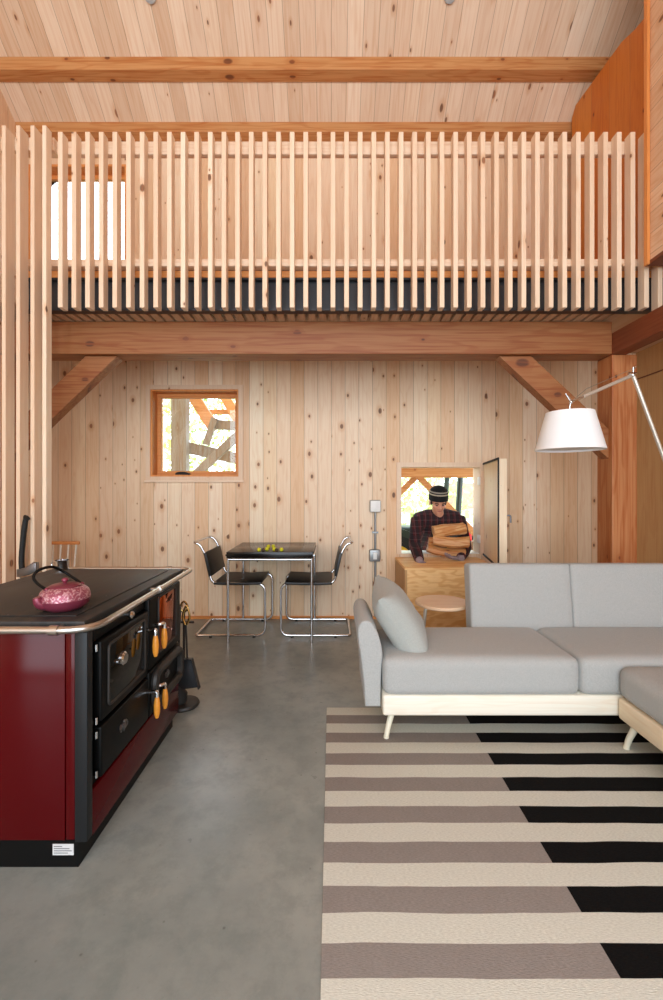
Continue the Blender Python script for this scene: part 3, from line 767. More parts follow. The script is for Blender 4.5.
# ------------------------------------------------------------------ wood cook stove
sv = thing('cook_stove', 'dark red and black enamel wood cook stove with steel rail', 'stove', (-1.22, 2.0, 0))
SXL, SXR, SY0, SY1 = -1.60, -0.842, 1.485, 2.40
mesh('plinth', MB().box(SXL, SXR - 0.028, SY0 + 0.004, SY1 - 0.03, 0, 0.092), M['black_enamel'], sv)
mesh('carcass', MB().box(SXL, SXR - 0.018, SY0 + 0.012, SY1, 0.092, 0.812), M['black_enamel'], sv)
mesh('end_panel', MB().box(SXL, -0.915, SY0, SY0 + 0.013, 0.094, 0.806, 0.003), M['red_enamel'], sv)
mesh('end_strip', MB().box(-0.913, -0.882, SY0 + 0.002, SY0 + 0.013, 0.094, 0.806, 0.003), M['red_enamel'], sv)
mesh('corner_post', MB().box(-0.881, SXR + 0.004, SY0 - 0.001, SY0 + 0.035, 0.088, 0.808, 0.003), M['post_grey'], sv)
mesh('base_panel', MB().box(SXR - 0.02, SXR - 0.002, SY0 + 0.045, SY1 - 0.01, 0.074, 0.235, 0.003), M['red_enamel'], sv)
hob = mesh('hob', MB().box(SXL, SXR - 0.012, SY0 + 0.012, 2.49, 0.813, 0.842, 0.004), M['hob'], sv)
mesh('hotplate', MB().box(SXL + 0.09, SXR - 0.075, SY0 + 0.07, 2.43, 0.8425, 0.846, 0.003), M['hob'], hob)
# control strip, doors and drawers on the side facing the room
XF = SXR
mesh('control_strip', MB().box(XF - 0.02, XF - 0.004, 1.54, 1.955, 0.757, 0.81, 0.003), M['black_enamel'], sv)
def panel_door(name, y0, y1, z0, z1, glass, gm, t=0.022, rim=0.035):
    d = mesh(name, MB().box(XF - 0.018, XF + t - 0.006, y0, y1, z0, z1, 0.008, 3), M['black_enamel'], sv)
    if glass:
        gy0, gy1, gz0, gz1 = glass
        mesh('glass', MB().box(XF + t - 0.0065, XF + t - 0.003, gy0, gy1, gz0, gz1, 0.001), gm, d)
        r_ = [(XF + t - 0.004, gy0, gz0), (XF + t - 0.004, gy1, gz0), (XF + t - 0.004, gy1, gz1), (XF + t - 0.004, gy0, gz1)]
        mesh('rim', MB().tube(fillet(r_, 0.02, 4, True), 0.006, 8, True), M['cast_iron'], d)
    return d
od = panel_door('oven_door', 1.555, 1.955, 0.462, 0.752, (1.60, 1.91, 0.50, 0.725), M['oven_glass'])
fd = panel_door('firebox_door', 1.965, 2.365, 0.475, 0.80, (2.06, 2.29, 0.52, 0.785), M['fire_glass'])
ad = panel_door('ash_door', 1.965, 2.365, 0.262, 0.465, None, None)
r_ = [(XF + 0.024, 2.0, 0.30), (XF + 0.024, 2.335, 0.30), (XF + 0.024, 2.335, 0.445), (XF + 0.024, 2.0, 0.445)]
mesh('raised_rim', MB().tube(fillet(r_, 0.05, 6, True), 0.022, 10, True), M['cast_iron'], ad)
wd = panel_door('warming_drawer', 1.555, 1.955, 0.262, 0.445, None, None)
def crest(y, z, s_, par):
    mb = MB(); x = XF + 0.017
    mb.prism([(y - 0.5 * s_, z + 0.55 * s_), (y + 0.5 * s_, z + 0.55 * s_), (y + 0.5 * s_, z - 0.1 * s_), (y, z - 0.65 * s_), (y - 0.5 * s_, z - 0.1 * s_)], 'X', x - 0.002, x + 0.006, 0.002)
    for k in (-1, 1):
        mb.tube(spline([(x, y + k * 0.55 * s_, z - 0.4 * s_), (x + 0.003, y + k * 0.95 * s_, z), (x, y + k * 0.75 * s_, z + 0.5 * s_), (x, y + k * 0.55 * s_, z + 0.3 * s_)], 4), 0.004, 6)
    mb.ell((x + 0.004, y, z + 0.75 * s_), (0.005, 0.25 * s_, 0.18 * s_))
    mesh('crest', mb, M['steel_dark'], par)
crest(1.715, 0.36, 0.03, wd)
crest(2.17, 0.372, 0.026, ad)
# dial thermometer, knob
mesh('thermometer', MB().lathe([(0, 0.0), (0.026, 0.0), (0.026, 0.01), (0.02, 0.016), (0, 0.018)], (0, 0, 0), 24, Matrix.Translation((XF + 0.019, 1.70, 0.636)) @ Matrix.Rotation(math.pi / 2, 4, 'Y')).tube([(XF + 0.02, 1.66, 0.638), (XF + 0.036, 1.66, 0.638)], 0.008), M['chrome'], od)
mesh('knob', MB().lathe([(0, 0.0), (0.008, 0.0), (0.008, 0.012), (0.015, 0.016), (0.016, 0.024), (0.01, 0.03), (0, 0.031)], (0, 0, 0), 20, Matrix.Translation((XF - 0.004, 1.785, 0.783)) @ Matrix.Rotation(math.pi / 2, 4, 'Y')), M['chrome'], sv)
def grip(par, y, ztop, yroot):
    x = XF + 0.016; xo = XF + 0.062
    mesh('bracket', MB().tube(fillet([(x, yroot, ztop + 0.02), (x + 0.03, yroot, ztop + 0.022), (xo, y, ztop + 0.024), (xo, y, ztop - 0.002)], 0.018, 5), 0.0085, 10), M['chrome'], par)
    mesh('grip', MB().lathe([(0, 0), (0.008, 0.0), (0.0125, -0.022), (0.0145, -0.05), (0.012, -0.078), (0.007, -0.094), (0, -0.096)], (xo, y, ztop), 18), M['grip'], par, label='orange turned wood grip')
grip(od, 1.92, 0.652, 1.93)
grip(fd, 2.02, 0.652, 2.005)
grip(wd, 1.935, 0.372, 1.935)
grip(ad, 2.03, 0.366, 2.01)
for z in (0.735, 0.475, 0.425, 0.285): mesh('hinge', MB().lathe([(0, -0.012), (0.006, -0.012), (0.006, 0.012), (0, 0.012)], (XF + 0.004, 1.541, z), 12), M['chrome'], sv)
# steel rail round the hob
zr = 0.826
rp = fillet([(-1.9, 1.452, zr), (-0.805, 1.452, zr), (-0.822, 2.57, zr), (-1.585, 2.57, zr)], [0, 0.11, 0.075, 0], 10)
rl = mesh('rail', MB().tube(rp, 0.0125, 14), M['brushed'], sv)
for p, q, a_, b_ in (((-0.915, 1.452, zr), (-0.945, 1.452, zr), (-0.93, 1.452, zr), (-0.93, 1.51, zr)), ((-0.813, 2.03, zr), (-0.8135, 2.06, zr), (-0.8135, 2.045, zr), (-0.87, 2.045, zr)), ((-0.95, 2.57, zr), (-0.98, 2.57, zr), (-0.965, 2.57, zr), (-0.965, 2.48, zr))):
    mesh('rail_bracket', MB().tube([p, q], 0.0165, 14).tube([a_, b_], 0.008), M['brushed'], rl)
lbp = mesh('label_plate', MB().box(-0.958, -0.886, 1.4875, 1.4895, 0.042, 0.080), M['paper'], sv, smooth=0)
mb = MB()
for i, (a, b_) in enumerate(((-0.954, -0.925), (-0.954, -0.90), (-0.954, -0.892), (-0.954, -0.905))): mb.box(a, b_, 1.4868, 1.4876, 0.071 - i * 0.0075, 0.0735 - i * 0.0075)
mesh('print', mb, M['ink'], lbp, smooth=0)

# ---- teapot
SZ = 0.846
tx, ty = X(65, 1.64), 1.64
tp = thing('teapot', 'rose enamel cast iron teapot with black hoop handle on the stove', 'teapot', (tx, ty, SZ))
lowp = [(0, 0.0), (0.052, 0.0), (0.060, 0.005), (0.077, 0.016), (0.084, 0.030), (0.086, 0.042)]
upp = [(0.086, 0.0415), (0.0855, 0.054), (0.080, 0.071), (0.067, 0.083), (0.056, 0.087), (0.055, 0.084)]
C0 = (tx, ty, SZ)
mesh('body', MB().lathe(lowp, C0, 48), M['rose'], tp, smooth=60)
mesh('band', MB().lathe(upp, C0, 48), M['rose_emb'], tp, smooth=60)
lid = mesh('lid', MB().lathe([(0.0, 0.084), (0.0545, 0.085), (0.055, 0.089), (0.046, 0.094), (0.02, 0.0975), (0.0, 0.098)], C0, 40), M['rose'], tp, smooth=60)
mesh('knob', MB().lathe([(0.0, 0.097), (0.006, 0.097), (0.006, 0.101), (0.0115, 0.107), (0.0115, 0.113), (0.007, 0.118), (0.0, 0.119)], C0, 24), M['rose'], lid, smooth=60)
sd = Vector((-0.58, -0.815, 0))
pts = [Vector(C0) + sd * a + Vector((0, 0, z)) for a, z in ((0.064, 0.032), (0.080, 0.036), (0.090, 0.047), (0.094, 0.062))]
mesh('spout', MB().tube(spline(pts, 4), [0.024 - 0.011 * i / 12 for i in range(13)], 16), M['rose'], tp, smooth=60)
l1 = Vector(C0) + sd * 0.062 + Vector((0, 0, 0.084)); l2 = Vector(C0) - sd * 0.062 + Vector((0, 0, 0.084))
hp = spline([l1, P(38, 584, 1.60), P(33.5, 577, 1.61), P(39, 570, 1.63), P(53, 567, 1.67), P(66, 573, 1.71), l2], 6)
mesh('handle', MB().tube(hp, 0.0055, 12), M['black_enamel'], tp, label='black hoop handle')
mesh('handle_lug', MB().ell(l1, (0.008, 0.008, 0.008)), M['rose'], tp)
mesh('handle_lug', MB().ell(l2, (0.008, 0.008, 0.008)), M['rose'], tp)

# ---- steel cup at the far corner of the stove
cx_, cy_ = X(62, 2.47), 2.47
cu = thing('steel_cup', 'small shiny steel cup on the far corner of the stove', 'cup', (cx_, cy_, 0.842))
mesh('cup_body', MB().lathe([(0, 0.0), (0.033, 0.0), (0.036, 0.004), (0.037, 0.05), (0.039, 0.054), (0.036, 0.053), (0.034, 0.005), (0, 0.005)], (cx_, cy_, 0.8425), 28), M['chrome'], cu)
mesh('handle', MB().tube(spline([(cx_ - 0.036, cy_, 0.886), (cx_ - 0.056, cy_, 0.882), (cx_ - 0.056, cy_, 0.862), (cx_ - 0.036, cy_, 0.856)], 5), 0.003, 8), M['chrome'], cu)

# ---- axe hung on the slat screen
ax = thing('axe', 'black handled axe hanging head down on the slat screen', 'axe', (-2.05, 2.9, 0.7))
d = 2.895
hp = spline([P(22.5, 575, d), P(21.5, 560, d), P(23, 540, d), P(25.5, 521, d), P(27.5, 517, d)], 6)
k = len(hp)
mb = MB().tube(hp, [0.017] * (k - 7) + [0.0165, 0.017, 0.019, 0.022, 0.023, 0.02, 0.01], 12)
mesh('handle', mb, M['rubber'], ax)
pp = [(18, 569), (27, 567), (34, 562), (37.5, 562.5), (38, 571), (29, 575), (18, 577)]
mesh('axe_head', MB().prism([(X(a, d), Z(b_, d)) for a, b_ in pp], 'Y', d - 0.018, d + 0.018, 0.006), M['steel_dark'], ax)
mesh('peg', MB().tube([(X(27, d), 2.85, Z(578.5, d)), (X(27, d), 2.93, Z(578.5, d))], 0.008), M['birch'], ax)

# ---- chair with spindles in the far corner
sc0 = P(64, 542, 4.02)
sx_, sy_ = sc0.x - 0.06, 4.0
spc = thing('spindle_chair', 'light wood spindle-back chair in the far corner beyond the stove', 'chair', (sx_, sy_, 0))
mesh('crest_rail', MB().box(sx_ - 0.21, sx_ + 0.21, 4.0, 4.025, 0.785, 0.815, 0.008), M['fir_trim_x'], spc)
for q in range(6):
    a = sx_ - 0.18 + 0.072 * q
    mesh('spindle', MB().tube([(a, 4.012, 0.79), (a * 0.9 + sx_ * 0.1, 3.99, 0.45)], 0.008), M['birch'], spc)
mesh('seat', MB().box(sx_ - 0.2, sx_ + 0.2, 3.60, 4.02, 0.425, 0.455, 0.012), M['fir_trim_x'], spc)
for qx in (-1, 1):
    for qy in (3.65, 3.97): mesh('leg', MB().tube([(sx_ + qx * 0.15, qy, 0.43), (sx_ + qx * 0.19, qy + (0.03 if qy > 3.8 else -0.03), 0)], [0.016, 0.011]), M['birch'], spc)

# ---- fire tools behind the stove
fx, fy = X(184, 2.60), 2.60
ts = thing('tool_stand', 'black iron fire tool stand on the floor behind the stove', 'stand', (fx, fy, 0))
mesh('base', MB().lathe([(0, 0), (0.085, 0), (0.09, 0.01), (0.085, 0.022), (0.02, 0.03), (0, 0.03)], (fx, fy, 0), 28), M['cast_iron'], ts)
mesh('pole', MB().tube([(fx, fy, 0.028), (fx, fy, 0.56)], 0.007), M['cast_iron'], ts)
mesh('hook_bar', MB().tube([(fx - 0.06, fy, 0.50), (fx + 0.06, fy, 0.50)], 0.006), M['cast_iron'], ts)
mesh('ring_handle', MB().tube(spline([(fx, fy, 0.56), (fx - 0.022, fy, 0.59), (fx, fy, 0.625), (fx + 0.022, fy, 0.59)], 5, True), 0.006, 8, True), M['brass'], ts)
sxx, syy = fx + 0.038, fy - 0.05
sh = thing('fire_shovel', 'black ash shovel with brass loop handle hanging behind the stove', 'shovel', (sxx, syy, 0.1))
mesh('shaft', MB().tube([(sxx - 0.01, syy, 0.50), (sxx, syy - 0.005, 0.30)], 0.0055), M['cast_iron'], sh)
mesh('handle', MB().tube(spline([(sxx - 0.01, syy, 0.50), (sxx - 0.028, syy, 0.55), (sxx - 0.008, syy, 0.612), (sxx + 0.012, syy, 0.55)], 5, True), 0.0065, 8, True), M['brass'], sh)
b = bmesh.new()
pan = [(-0.035, 0.30), (0.03, 0.30), (0.075, 0.135), (-0.07, 0.115)]
mb = MB().prism([(sxx + a, z) for a, z in pan], 'Y', syy - 0.004, syy + 0.004, 0.002)
mb.beam((sxx + 0.03, syy - 0.012, 0.30), (sxx + 0.075, syy - 0.02, 0.135), 0.006, 0.035).beam((sxx - 0.035, syy - 0.012, 0.30), (sxx - 0.07, syy - 0.02, 0.115), 0.006, 0.035).beam((sxx - 0.037, syy - 0.012, 0.303), (sxx + 0.032, syy - 0.012, 0.303), 0.006, 0.03)
mesh('pan', mb, M['black_steel'], sh)
bxx, byy = fx + 0.0, fy - 0.095
br = thing('hearth_brush', 'dark hearth brush hanging behind the ash shovel', 'brush', (bxx, byy, 0.04))
mesh('shaft', MB().tube([(fx - 0.02, fy - 0.02, 0.50), (bxx - 0.02, byy + 0.05, 0.15)], 0.0055), M['cast_iron'], br)
mesh('handle', MB().tube([(fx - 0.02, fy - 0.02, 0.50), (fx - 0.022, fy - 0.015, 0.60)], [0.008, 0.0105]), M['steel_dark'], br)
mesh('bristles', MB().lathe([(0, 0.045), (0.05, 0.045), (0.052, 0.09), (0.02, 0.14), (0, 0.15)], (bxx - 0.02, byy + 0.055, 0), 20), M['rubber'], br)

# ------------------------------------------------------------------ the man at the hatch
GZ = -0.25
RMS = lambda v: [('REMESH', dict(mode='VOXEL', voxel_size=v, use_smooth_shade=True)), ('SMOOTH', dict(factor=0.5, iterations=3))]
hc = P(438.2, 501.8, 4.43)                                 # centre of the head
shl, shr = P(417, 519, 4.50), P(459, 518, 4.54)        # shoulder joints
elL, wrL = P(414.5, 545, 4.34), P(420, 561.5, 4.02)
elR, wrR = P(466, 548, 4.36), P(460, 558.5, 4.12)
hip = Vector((1.10, 5.02, 0.66)); neck = P(438.5, 515.5, 4.52)
chest = (shl + shr) / 2 + Vector((0, 0.06, -0.06)); waist = Vector((1.09, 4.86, 0.74))
pm = MB()
hr = Matrix.Rotation(math.radians(24), 4, 'X')             # head bowed toward the wood he carries
def hv(x, y, z): return hc + hr.to_3x3() @ Vector((x, y, z))
pm.ell(hv(0, 0.005, 0.035), (0.076, 0.096, 0.092), mat=hr).ell(hv(0, -0.022, -0.045), (0.060, 0.068, 0.075), mat=hr).ell(hv(0, -0.062, -0.098), (0.027, 0.022, 0.02), mat=hr)
pm.tube([hv(0, -0.088, 0.005), hv(0, -0.102, -0.028), hv(0, -0.106, -0.038)], [0.008, 0.0135, 0.012], 10)
for s_ in (-1, 1):
    pm.ell(hv(s_ * 0.080, 0.012, -0.012), (0.012, 0.02, 0.033), mat=hr).ell(hv(s_ * 0.015, -0.094, -0.036), (0.009, 0.008, 0.007), mat=hr).ell(hv(s_ * 0.045, -0.062, -0.025), (0.024, 0.02, 0.02), mat=hr)
pm.tube([hv(0, 0.02, -0.06), neck, chest], [0.056, 0.058, 0.07], 14)
pm.tube([shl, chest, shr], [0.06, 0.10, 0.06], 14).tube([chest, waist, hip], [0.13, 0.125, 0.13], 16)
for (s0, e0, w0) in ((shl, elL, wrL), (shr, elR, wrR)): pm.tube([s0, s0.lerp(e0, 0.5), e0, e0.lerp(w0, 0.4), w0], [0.052, 0.047, 0.040, 0.040, 0.028], 12)
for s_ in (-1, 1):
    pm.tube([hip + Vector((s_ * 0.08, 0, 0)), (hip.x + s_ * 0.11, 4.98, 0.22), (hip.x + s_ * 0.12, 5.08, GZ + 0.08)], [0.09, 0.055, 0.042], 12)
    pm.ell((hip.x + s_ * 0.12, 5.02, GZ + 0.045), (0.045, 0.12, 0.042))
pe = mesh('person', pm, M['skin'], None, 'man in striped knit hat and plaid shirt leaning in with firewood', 'person', origin=(hip.x, hip.y, GZ), smooth=60, mods=RMS(0.0085))
sm = MB()
sm.tube([shl + Vector((-0.012, 0, -0.005)), (shl + chest) / 2 + Vector((0, 0.01, 0.022)), chest + Vector((0, 0, 0.03)), (shr + chest) / 2 + Vector((0, 0.01, 0.022)), shr + Vector((0.012, 0, -0.005))], [0.070, 0.108, 0.125, 0.108, 0.070], 16)
sm.tube([chest, chest.lerp(waist, 0.5), waist, hip + Vector((0, 0, 0.05))], [0.150, 0.158, 0.152, 0.155], 18)
sm.tube([chest.lerp(neck, 0.35), neck + Vector((0, 0.005, -0.005))], [0.085, 0.069], 16)
for s_ in (-1, 1): sm.tube([chest + Vector((s_ * 0.085, 0, 0.0)), waist + Vector((s_ * 0.075, 0, 0)), hip + Vector((s_ * 0.07, 0, 0.04))], [0.115, 0.115, 0.118], 14)
for (s0, e0, w0) in ((shl, elL, wrL), (shr, elR, wrR)): sm.tube([s0, s0.lerp(e0, 0.5), e0, e0.lerp(w0, 0.4), w0.lerp(e0, 0.06)], [0.069, 0.064, 0.058, 0.056, 0.045], 14)
mesh('shirt', sm, M['plaid'], pe, smooth=60, mods=RMS(0.010), label='dark red and black plaid shirt')
tm = MB()
tm.tube([hip + Vector((-0.08, 0, 0.03)), hip + Vector((0.08, 0, 0.03))], [0.14, 0.14], 14)
for s_ in (-1, 1): tm.tube([hip + Vector((s_ * 0.08, 0, 0.02)), (hip.x + s_ * 0.11, 4.98, 0.22), (hip.x + s_ * 0.12, 5.08, GZ + 0.1)], [0.115, 0.085, 0.075], 14)
mesh('trousers', tm, M['denim'], pe, smooth=60, mods=RMS(0.015))
for s_ in (-1, 1): mesh('boot', MB().ell((hip.x + s_ * 0.12, 5.02, GZ + 0.055), (0.058, 0.145, 0.055)).tube([(hip.x + s_ * 0.12, 5.085, GZ + 0.05), (hip.x + s_ * 0.12, 5.085, GZ + 0.2)], 0.058), M['rubber'], pe, smooth=60)
for s_ in (-1, 1):
    mesh('eye', MB().ell(hv(s_ * 0.032, -0.083, -0.002), (0.014, 0.007, 0.0055), mat=hr), M['eye'], pe, smooth=60)
    mesh('eyebrow', MB().tube([hv(s_ * 0.016, -0.092, 0.017), hv(s_ * 0.034, -0.090, 0.022), hv(s_ * 0.052, -0.078, 0.015)], 0.005, 8), M['hair'], pe, smooth=60)
mesh('mouth', MB().tube([hv(-0.024, -0.076, -0.068), hv(0, -0.087, -0.066), hv(0.024, -0.076, -0.068)], [0.003, 0.0065, 0.003], 8), M['lip'], pe, smooth=60)
mesh('hair', MB().ell(hv(0, 0.022, 0.012), (0.080, 0.087, 0.06), mat=hr).ell(hv(-0.072, -0.012, 0.0), (0.010, 0.022, 0.03), mat=hr).ell(hv(0.072, -0.012, 0.0), (0.010, 0.022, 0.03), mat=hr), M['hair'], pe, smooth=60)
# hat: own object space so that its stripes follow its height
hb0 = hv(0, 0.006, 0.022)
hat = MB().lathe([(0.088, 0.0), (0.092, 0.004), (0.093, 0.03), (0.0925, 0.05), (0.089, 0.075), (0.076, 0.102), (0.05, 0.122), (0.02, 0.131), (0, 0.132), ], (0, 0, 0), 36)
hat.bm.transform(Matrix.Diagonal((1.06, 1.2, 1.1, 1)))
ho = mesh('knit_hat', hat, M['knit'], pe, local=True, smooth=60, label='black knit hat with pale stripes')
ho.matrix_local = WM[pe].inverted() @ Matrix.Translation(hb0) @ Matrix.Rotation(math.radians(14), 4, 'X')
def glove(w, fwd, down, thumb_side, curl):
    """palm and five separate fingers; fwd: direction of the fingers, down: palm normal"""
    f, dn = Vector(fwd).normalized(), Vector(down).normalized(); sd_ = f.cross(dn).normalized(); dn = sd_.cross(f).normalized() * (1 if sd_.cross(f).dot(dn) > 0 else -1)
    g_ = MB()
    rot = Matrix((( f.x, sd_.x, dn.x, 0), (f.y, sd_.y, dn.y, 0), (f.z, sd_.z, dn.z, 0), (0, 0, 0, 1)))
    g_.tube([w - f * 0.03, w + f * 0.02], [0.038, 0.033], 12)
    g_.ell(w + f * 0.055, (0.055, 0.043, 0.018), mat=rot)
    for i, (L, o_) in enumerate(((0.066, -0.033), (0.076, -0.011), (0.070, 0.011), (0.054, 0.032))):
        a = w + f * 0.092 + sd_ * o_ * thumb_side * -1
        b1 = a + (f * math.cos(curl * 0.6) + dn * math.sin(curl * 0.6)) * L * 0.45
        b2 = b1 + (f * math.cos(curl * 1.3) + dn * math.sin(curl * 1.3)) * L * 0.32
        b3 = b2 + (f * math.cos(curl * 1.9) + dn * math.sin(curl * 1.9)) * L * 0.25
        g_.tube([a - f * 0.02, a, b1, b2, b3], [0.011, 0.0115, 0.0105, 0.0095, 0.0075], 10)
    t0 = w + f * 0.025 + sd_ * 0.032 * thumb_side
    t1 = t0 + (f * 0.6 + sd_ * 0.75 * thumb_side + dn * 0.2).normalized() * 0.036
    t2 = t1 + (f * 0.9 + sd_ * 0.25 * thumb_side + dn * 0.4).normalized() * 0.03
    g_.tube([t0 - sd_ * 0.015 * thumb_side, t0, t1, t2], [0.013, 0.014, 0.012, 0.009], 10)
    mesh('glove', g_, M['glove'], pe, smooth=60, mods=RMS(0.0045))
glove(wrL, (0.12, -0.85, -0.42), (0, 0.3, -1), 1, 0.25)
glove(wrR, (-0.95, -0.22, 0.12), (0, 0.15, 1), 1, 0.55)

# split logs held against his chest
def log(px, py, d, L, w_, h_, rz, label, seed):
    rr_ = random.Random(seed); c = P(px, py, d)
    b = bmesh.new(); k = 7; N_ = 9; rings = []
    ang0 = rr_.uniform(0, 6)
    shape = [(math.cos(2 * math.pi * j / k + ang0) * (0.75 + rr_.random() * 0.4), math.sin(2 * math.pi * j / k + ang0) * (0.75 + rr_.random() * 0.4)) for j in range(k)]
    for i in range(N_):
        t = i / (N_ - 1) - 0.5
        rings.append([b.verts.new((t * L + rr_.uniform(-1, 1) * 0.006, (u + rr_.uniform(-.05, .05)) * w_ / 2, (v + rr_.uniform(-.05, .05)) * h_ / 2 + 0.02 * math.sin(t * 3 + seed))) for u, v in shape])
    for A_, B_ in zip(rings, rings[1:]):
        for j in range(k): b.faces.new((A_[j], A_[(j + 1) % k], B_[(j + 1) % k], B_[j]))
    b.faces.new(rings[0][::-1]); b.faces.new(rings[-1])
    for f_ in b.faces: f_.material_index = 0
    mb = MB(); mb.add(b)
    me = mesh('firewood_log', mb, [M['splitwood']], None, label, 'firewood', 'split logs in his arm', origin=(0, 0, 0), smooth=25)
    me.location = c; me.rotation_euler = (rr_.uniform(-.2, .2), math.radians(rz), math.radians(rr_.uniform(-14, 14)))
log(449, 530, 4.20, 0.31, 0.13, 0.125, -13, 'pale split log in his arm, topmost of the bundle', 3)
log(451, 541, 4.15, 0.33, 0.12, 0.115, 3, 'rough split log in his arm, second from the top', 11)
log(442, 543, 4.26, 0.26, 0.10, 0.10, 5, 'dark split log in his arm, at the back of the bundle against the shirt', 8)
log(446, 550, 4.21, 0.36, 0.11, 0.085, 9, 'broad split log in his arm, lowest and resting on the glove', 5)

# ------------------------------------------------------------------ outdoors
struct('ground', MB().box(-30, 40, DW + 0.22, 60, GZ - 0.2, GZ), M['gravel'])
D1 = 5.7
def outdoor(name, p, q, w_, h_, mat, label, cat='timber'): mesh(name, MB().beam(p, q, w_, h_, (0, 1, 0), 0.003), mat, None, label, cat, None, origin='base', smooth=0)
PT = M['fir_x']
outdoor('porch_beam', (0.4, D1, 1.525), (2.6, D1, 1.525), 0.15, 0.14, PT, 'orange porch beam seen through the hatch above the man', 'beam')
outdoor('porch_post', (X(478.5, D1), D1, GZ), (X(478.5, D1), D1, 1.45), 0.085, 0.12, M['fir_trim'], 'orange porch post at the hinge edge of the hatch', 'post')
outdoor('porch_post', (0.45, D1, GZ), (0.45, D1, 1.45), 0.12, 0.12, M['fir_trim'], 'orange porch post hidden by the wall beside the hatch', 'post')
outdoor('porch_brace', P(418, 476, D1 - 0.03), P(479, 538, D1 - 0.03), 0.075, 0.06, PT, 'orange porch brace running down behind the man to the post', 'brace')
outdoor('porch_brace', P(417, 476, D1 + 0.06), P(388, 504, D1 + 0.06), 0.075, 0.06, PT, 'orange porch brace at the upper free corner of the hatch', 'brace')
D2 = 5.5
outdoor('shed_post', (X(180.5, D2), D2, GZ), (X(180.5, D2), D2, 3.2), 0.19, 0.15, M['old_timber'], 'grey weathered square post seen through the small window', 'post')
outdoor('shed_girt', P(180, 446, D2 + 0.08), P(262, 464, D2 + 0.6), 0.15, 0.10, M['old_timber'], 'grey weathered rail running off the post outside the window', 'rail')
outdoor('shed_brace', P(190, 480, D2 - 0.10), P(250, 424, D2 - 0.10), 0.10, 0.08, M['old_timber'], 'grey weathered diagonal brace crossing the rail outside the window', 'brace')
outdoor('shed_rafter', P(186, 384, D2 + 0.25), P(215, 430, D2 + 0.25), 0.15, 0.09, PT, 'orange rafter nearer the grey post outside the window', 'rafter')
outdoor('shed_rafter', P(218, 384, D2 + 0.3), P(245, 432, D2 + 0.3), 0.13, 0.09, PT, 'orange rafter farther from the grey post outside the window', 'rafter')
outdoor('shed_crosspiece', P(211, 424, D2 + 0.2), P(246, 427, D2 + 0.2), 0.12, 0.08, M['old_timber'], 'short grey crosspiece between the orange rafters outside', 'timber')
outdoor('shed_strut', P(215, 418, D2 + 0.12), P(206, 445, D2 + 0.12), 0.08, 0.07, M['old_timber'], 'short grey strut under the crosspiece outside the window', 'timber')
outdoor('shed_crosspiece', P(208, 412, D2 + 0.42), P(236, 412, D2 + 0.42), 0.06, 0.08, PT, 'short orange crosspiece between the rafters outside', 'timber')

# tractor parked beyond the porch
tx0, ty0 = 1.62, 7.1
tk = thing('tractor', 'dark green tractor with a roll bar parked outside the hatch', 'tractor', (tx0, ty0, GZ))
def wheel(x, y, r, w_):
    m = Matrix.Translation((x, y, GZ + r)) @ Matrix.Rotation(math.pi / 2, 4, 'X')
    t = mesh('wheel', MB().lathe([(r * 0.5, -w_ / 2), (r * 0.9, -w_ / 2), (r, -w_ / 3), (r, w_ / 3), (r * 0.9, w_ / 2), (r * 0.5, w_ / 2), (r * 0.5, -w_ / 2)], (0, 0, 0), 32, m), M['tractor_black'], tk)
    mesh('hub', MB().lathe([(0, -w_ / 3), (r * 0.5, -w_ / 2.2), (r * 0.5, w_ / 2.2), (0, w_ / 3)], (0, 0, 0), 24, m), M['yellow_paint'], t)
for y in (ty0 - 0.42, ty0 + 0.42): wheel(tx0 + 0.28, y, 0.48, 0.26)
for y in (ty0 - 0.40, ty0 + 0.40): wheel(tx0 - 0.62, y, 0.46, 0.22)
mesh('hood', MB().box(tx0 - 1.05, tx0 - 0.15, ty0 - 0.24, ty0 + 0.24, GZ + 0.45, GZ + 0.95, 0.06, 3), M['green_paint'], tk)
mesh('chassis', MB().box(tx0 - 0.9, tx0 + 0.5, ty0 - 0.2, ty0 + 0.2, GZ + 0.3, GZ + 0.5, 0.02), M['tractor_black'], tk)
for y in (ty0 - 0.42, ty0 + 0.42): mesh('fender', MB().prism([(tx0 + 0.28 + 0.53 * math.cos(a), GZ + 0.48 + 0.53 * math.sin(a)) for a in [math.pi * q / 10 for q in range(11)]] + [(tx0 + 0.28 + 0.50 * math.cos(a), GZ + 0.48 + 0.50 * math.sin(a)) for a in [math.pi * (10 - q) / 10 for q in range(11)]], 'Y', y - 0.14, y + 0.14), M['green_paint'], tk)
mesh('seat', MB().box(tx0 + 0.05, tx0 + 0.4, ty0 - 0.2, ty0 + 0.2, GZ + 0.62, GZ + 0.72, 0.03).box(tx0 + 0.36, tx0 + 0.44, ty0 - 0.2, ty0 + 0.2, GZ + 0.68, GZ + 1.0, 0.03), M['rubber'], tk)
mesh('steering_wheel', MB().tube([(tx0 - 0.2 + 0.02 * math.cos(a), ty0 + 0.17 * math.sin(a), GZ + 1.05 + 0.17 * math.cos(a) * 0.6) for a in [2 * math.pi * q / 20 for q in range(20)]], 0.014, 8, True).tube([(tx0 - 0.2, ty0, GZ + 1.05), (tx0 - 0.32, ty0, GZ + 0.85)], 0.02), M['rubber'], tk)
mesh('roll_bar', MB().tube(fillet([(tx0 + 0.30, ty0 - 0.40, GZ + 0.5), (tx0 + 0.40, ty0 - 0.38, GZ + 2.1), (tx0 + 0.40, ty0 + 0.38, GZ + 2.1), (tx0 + 0.30, ty0 + 0.40, GZ + 0.5)], 0.1), 0.045, 10), M['green_paint'], tk)
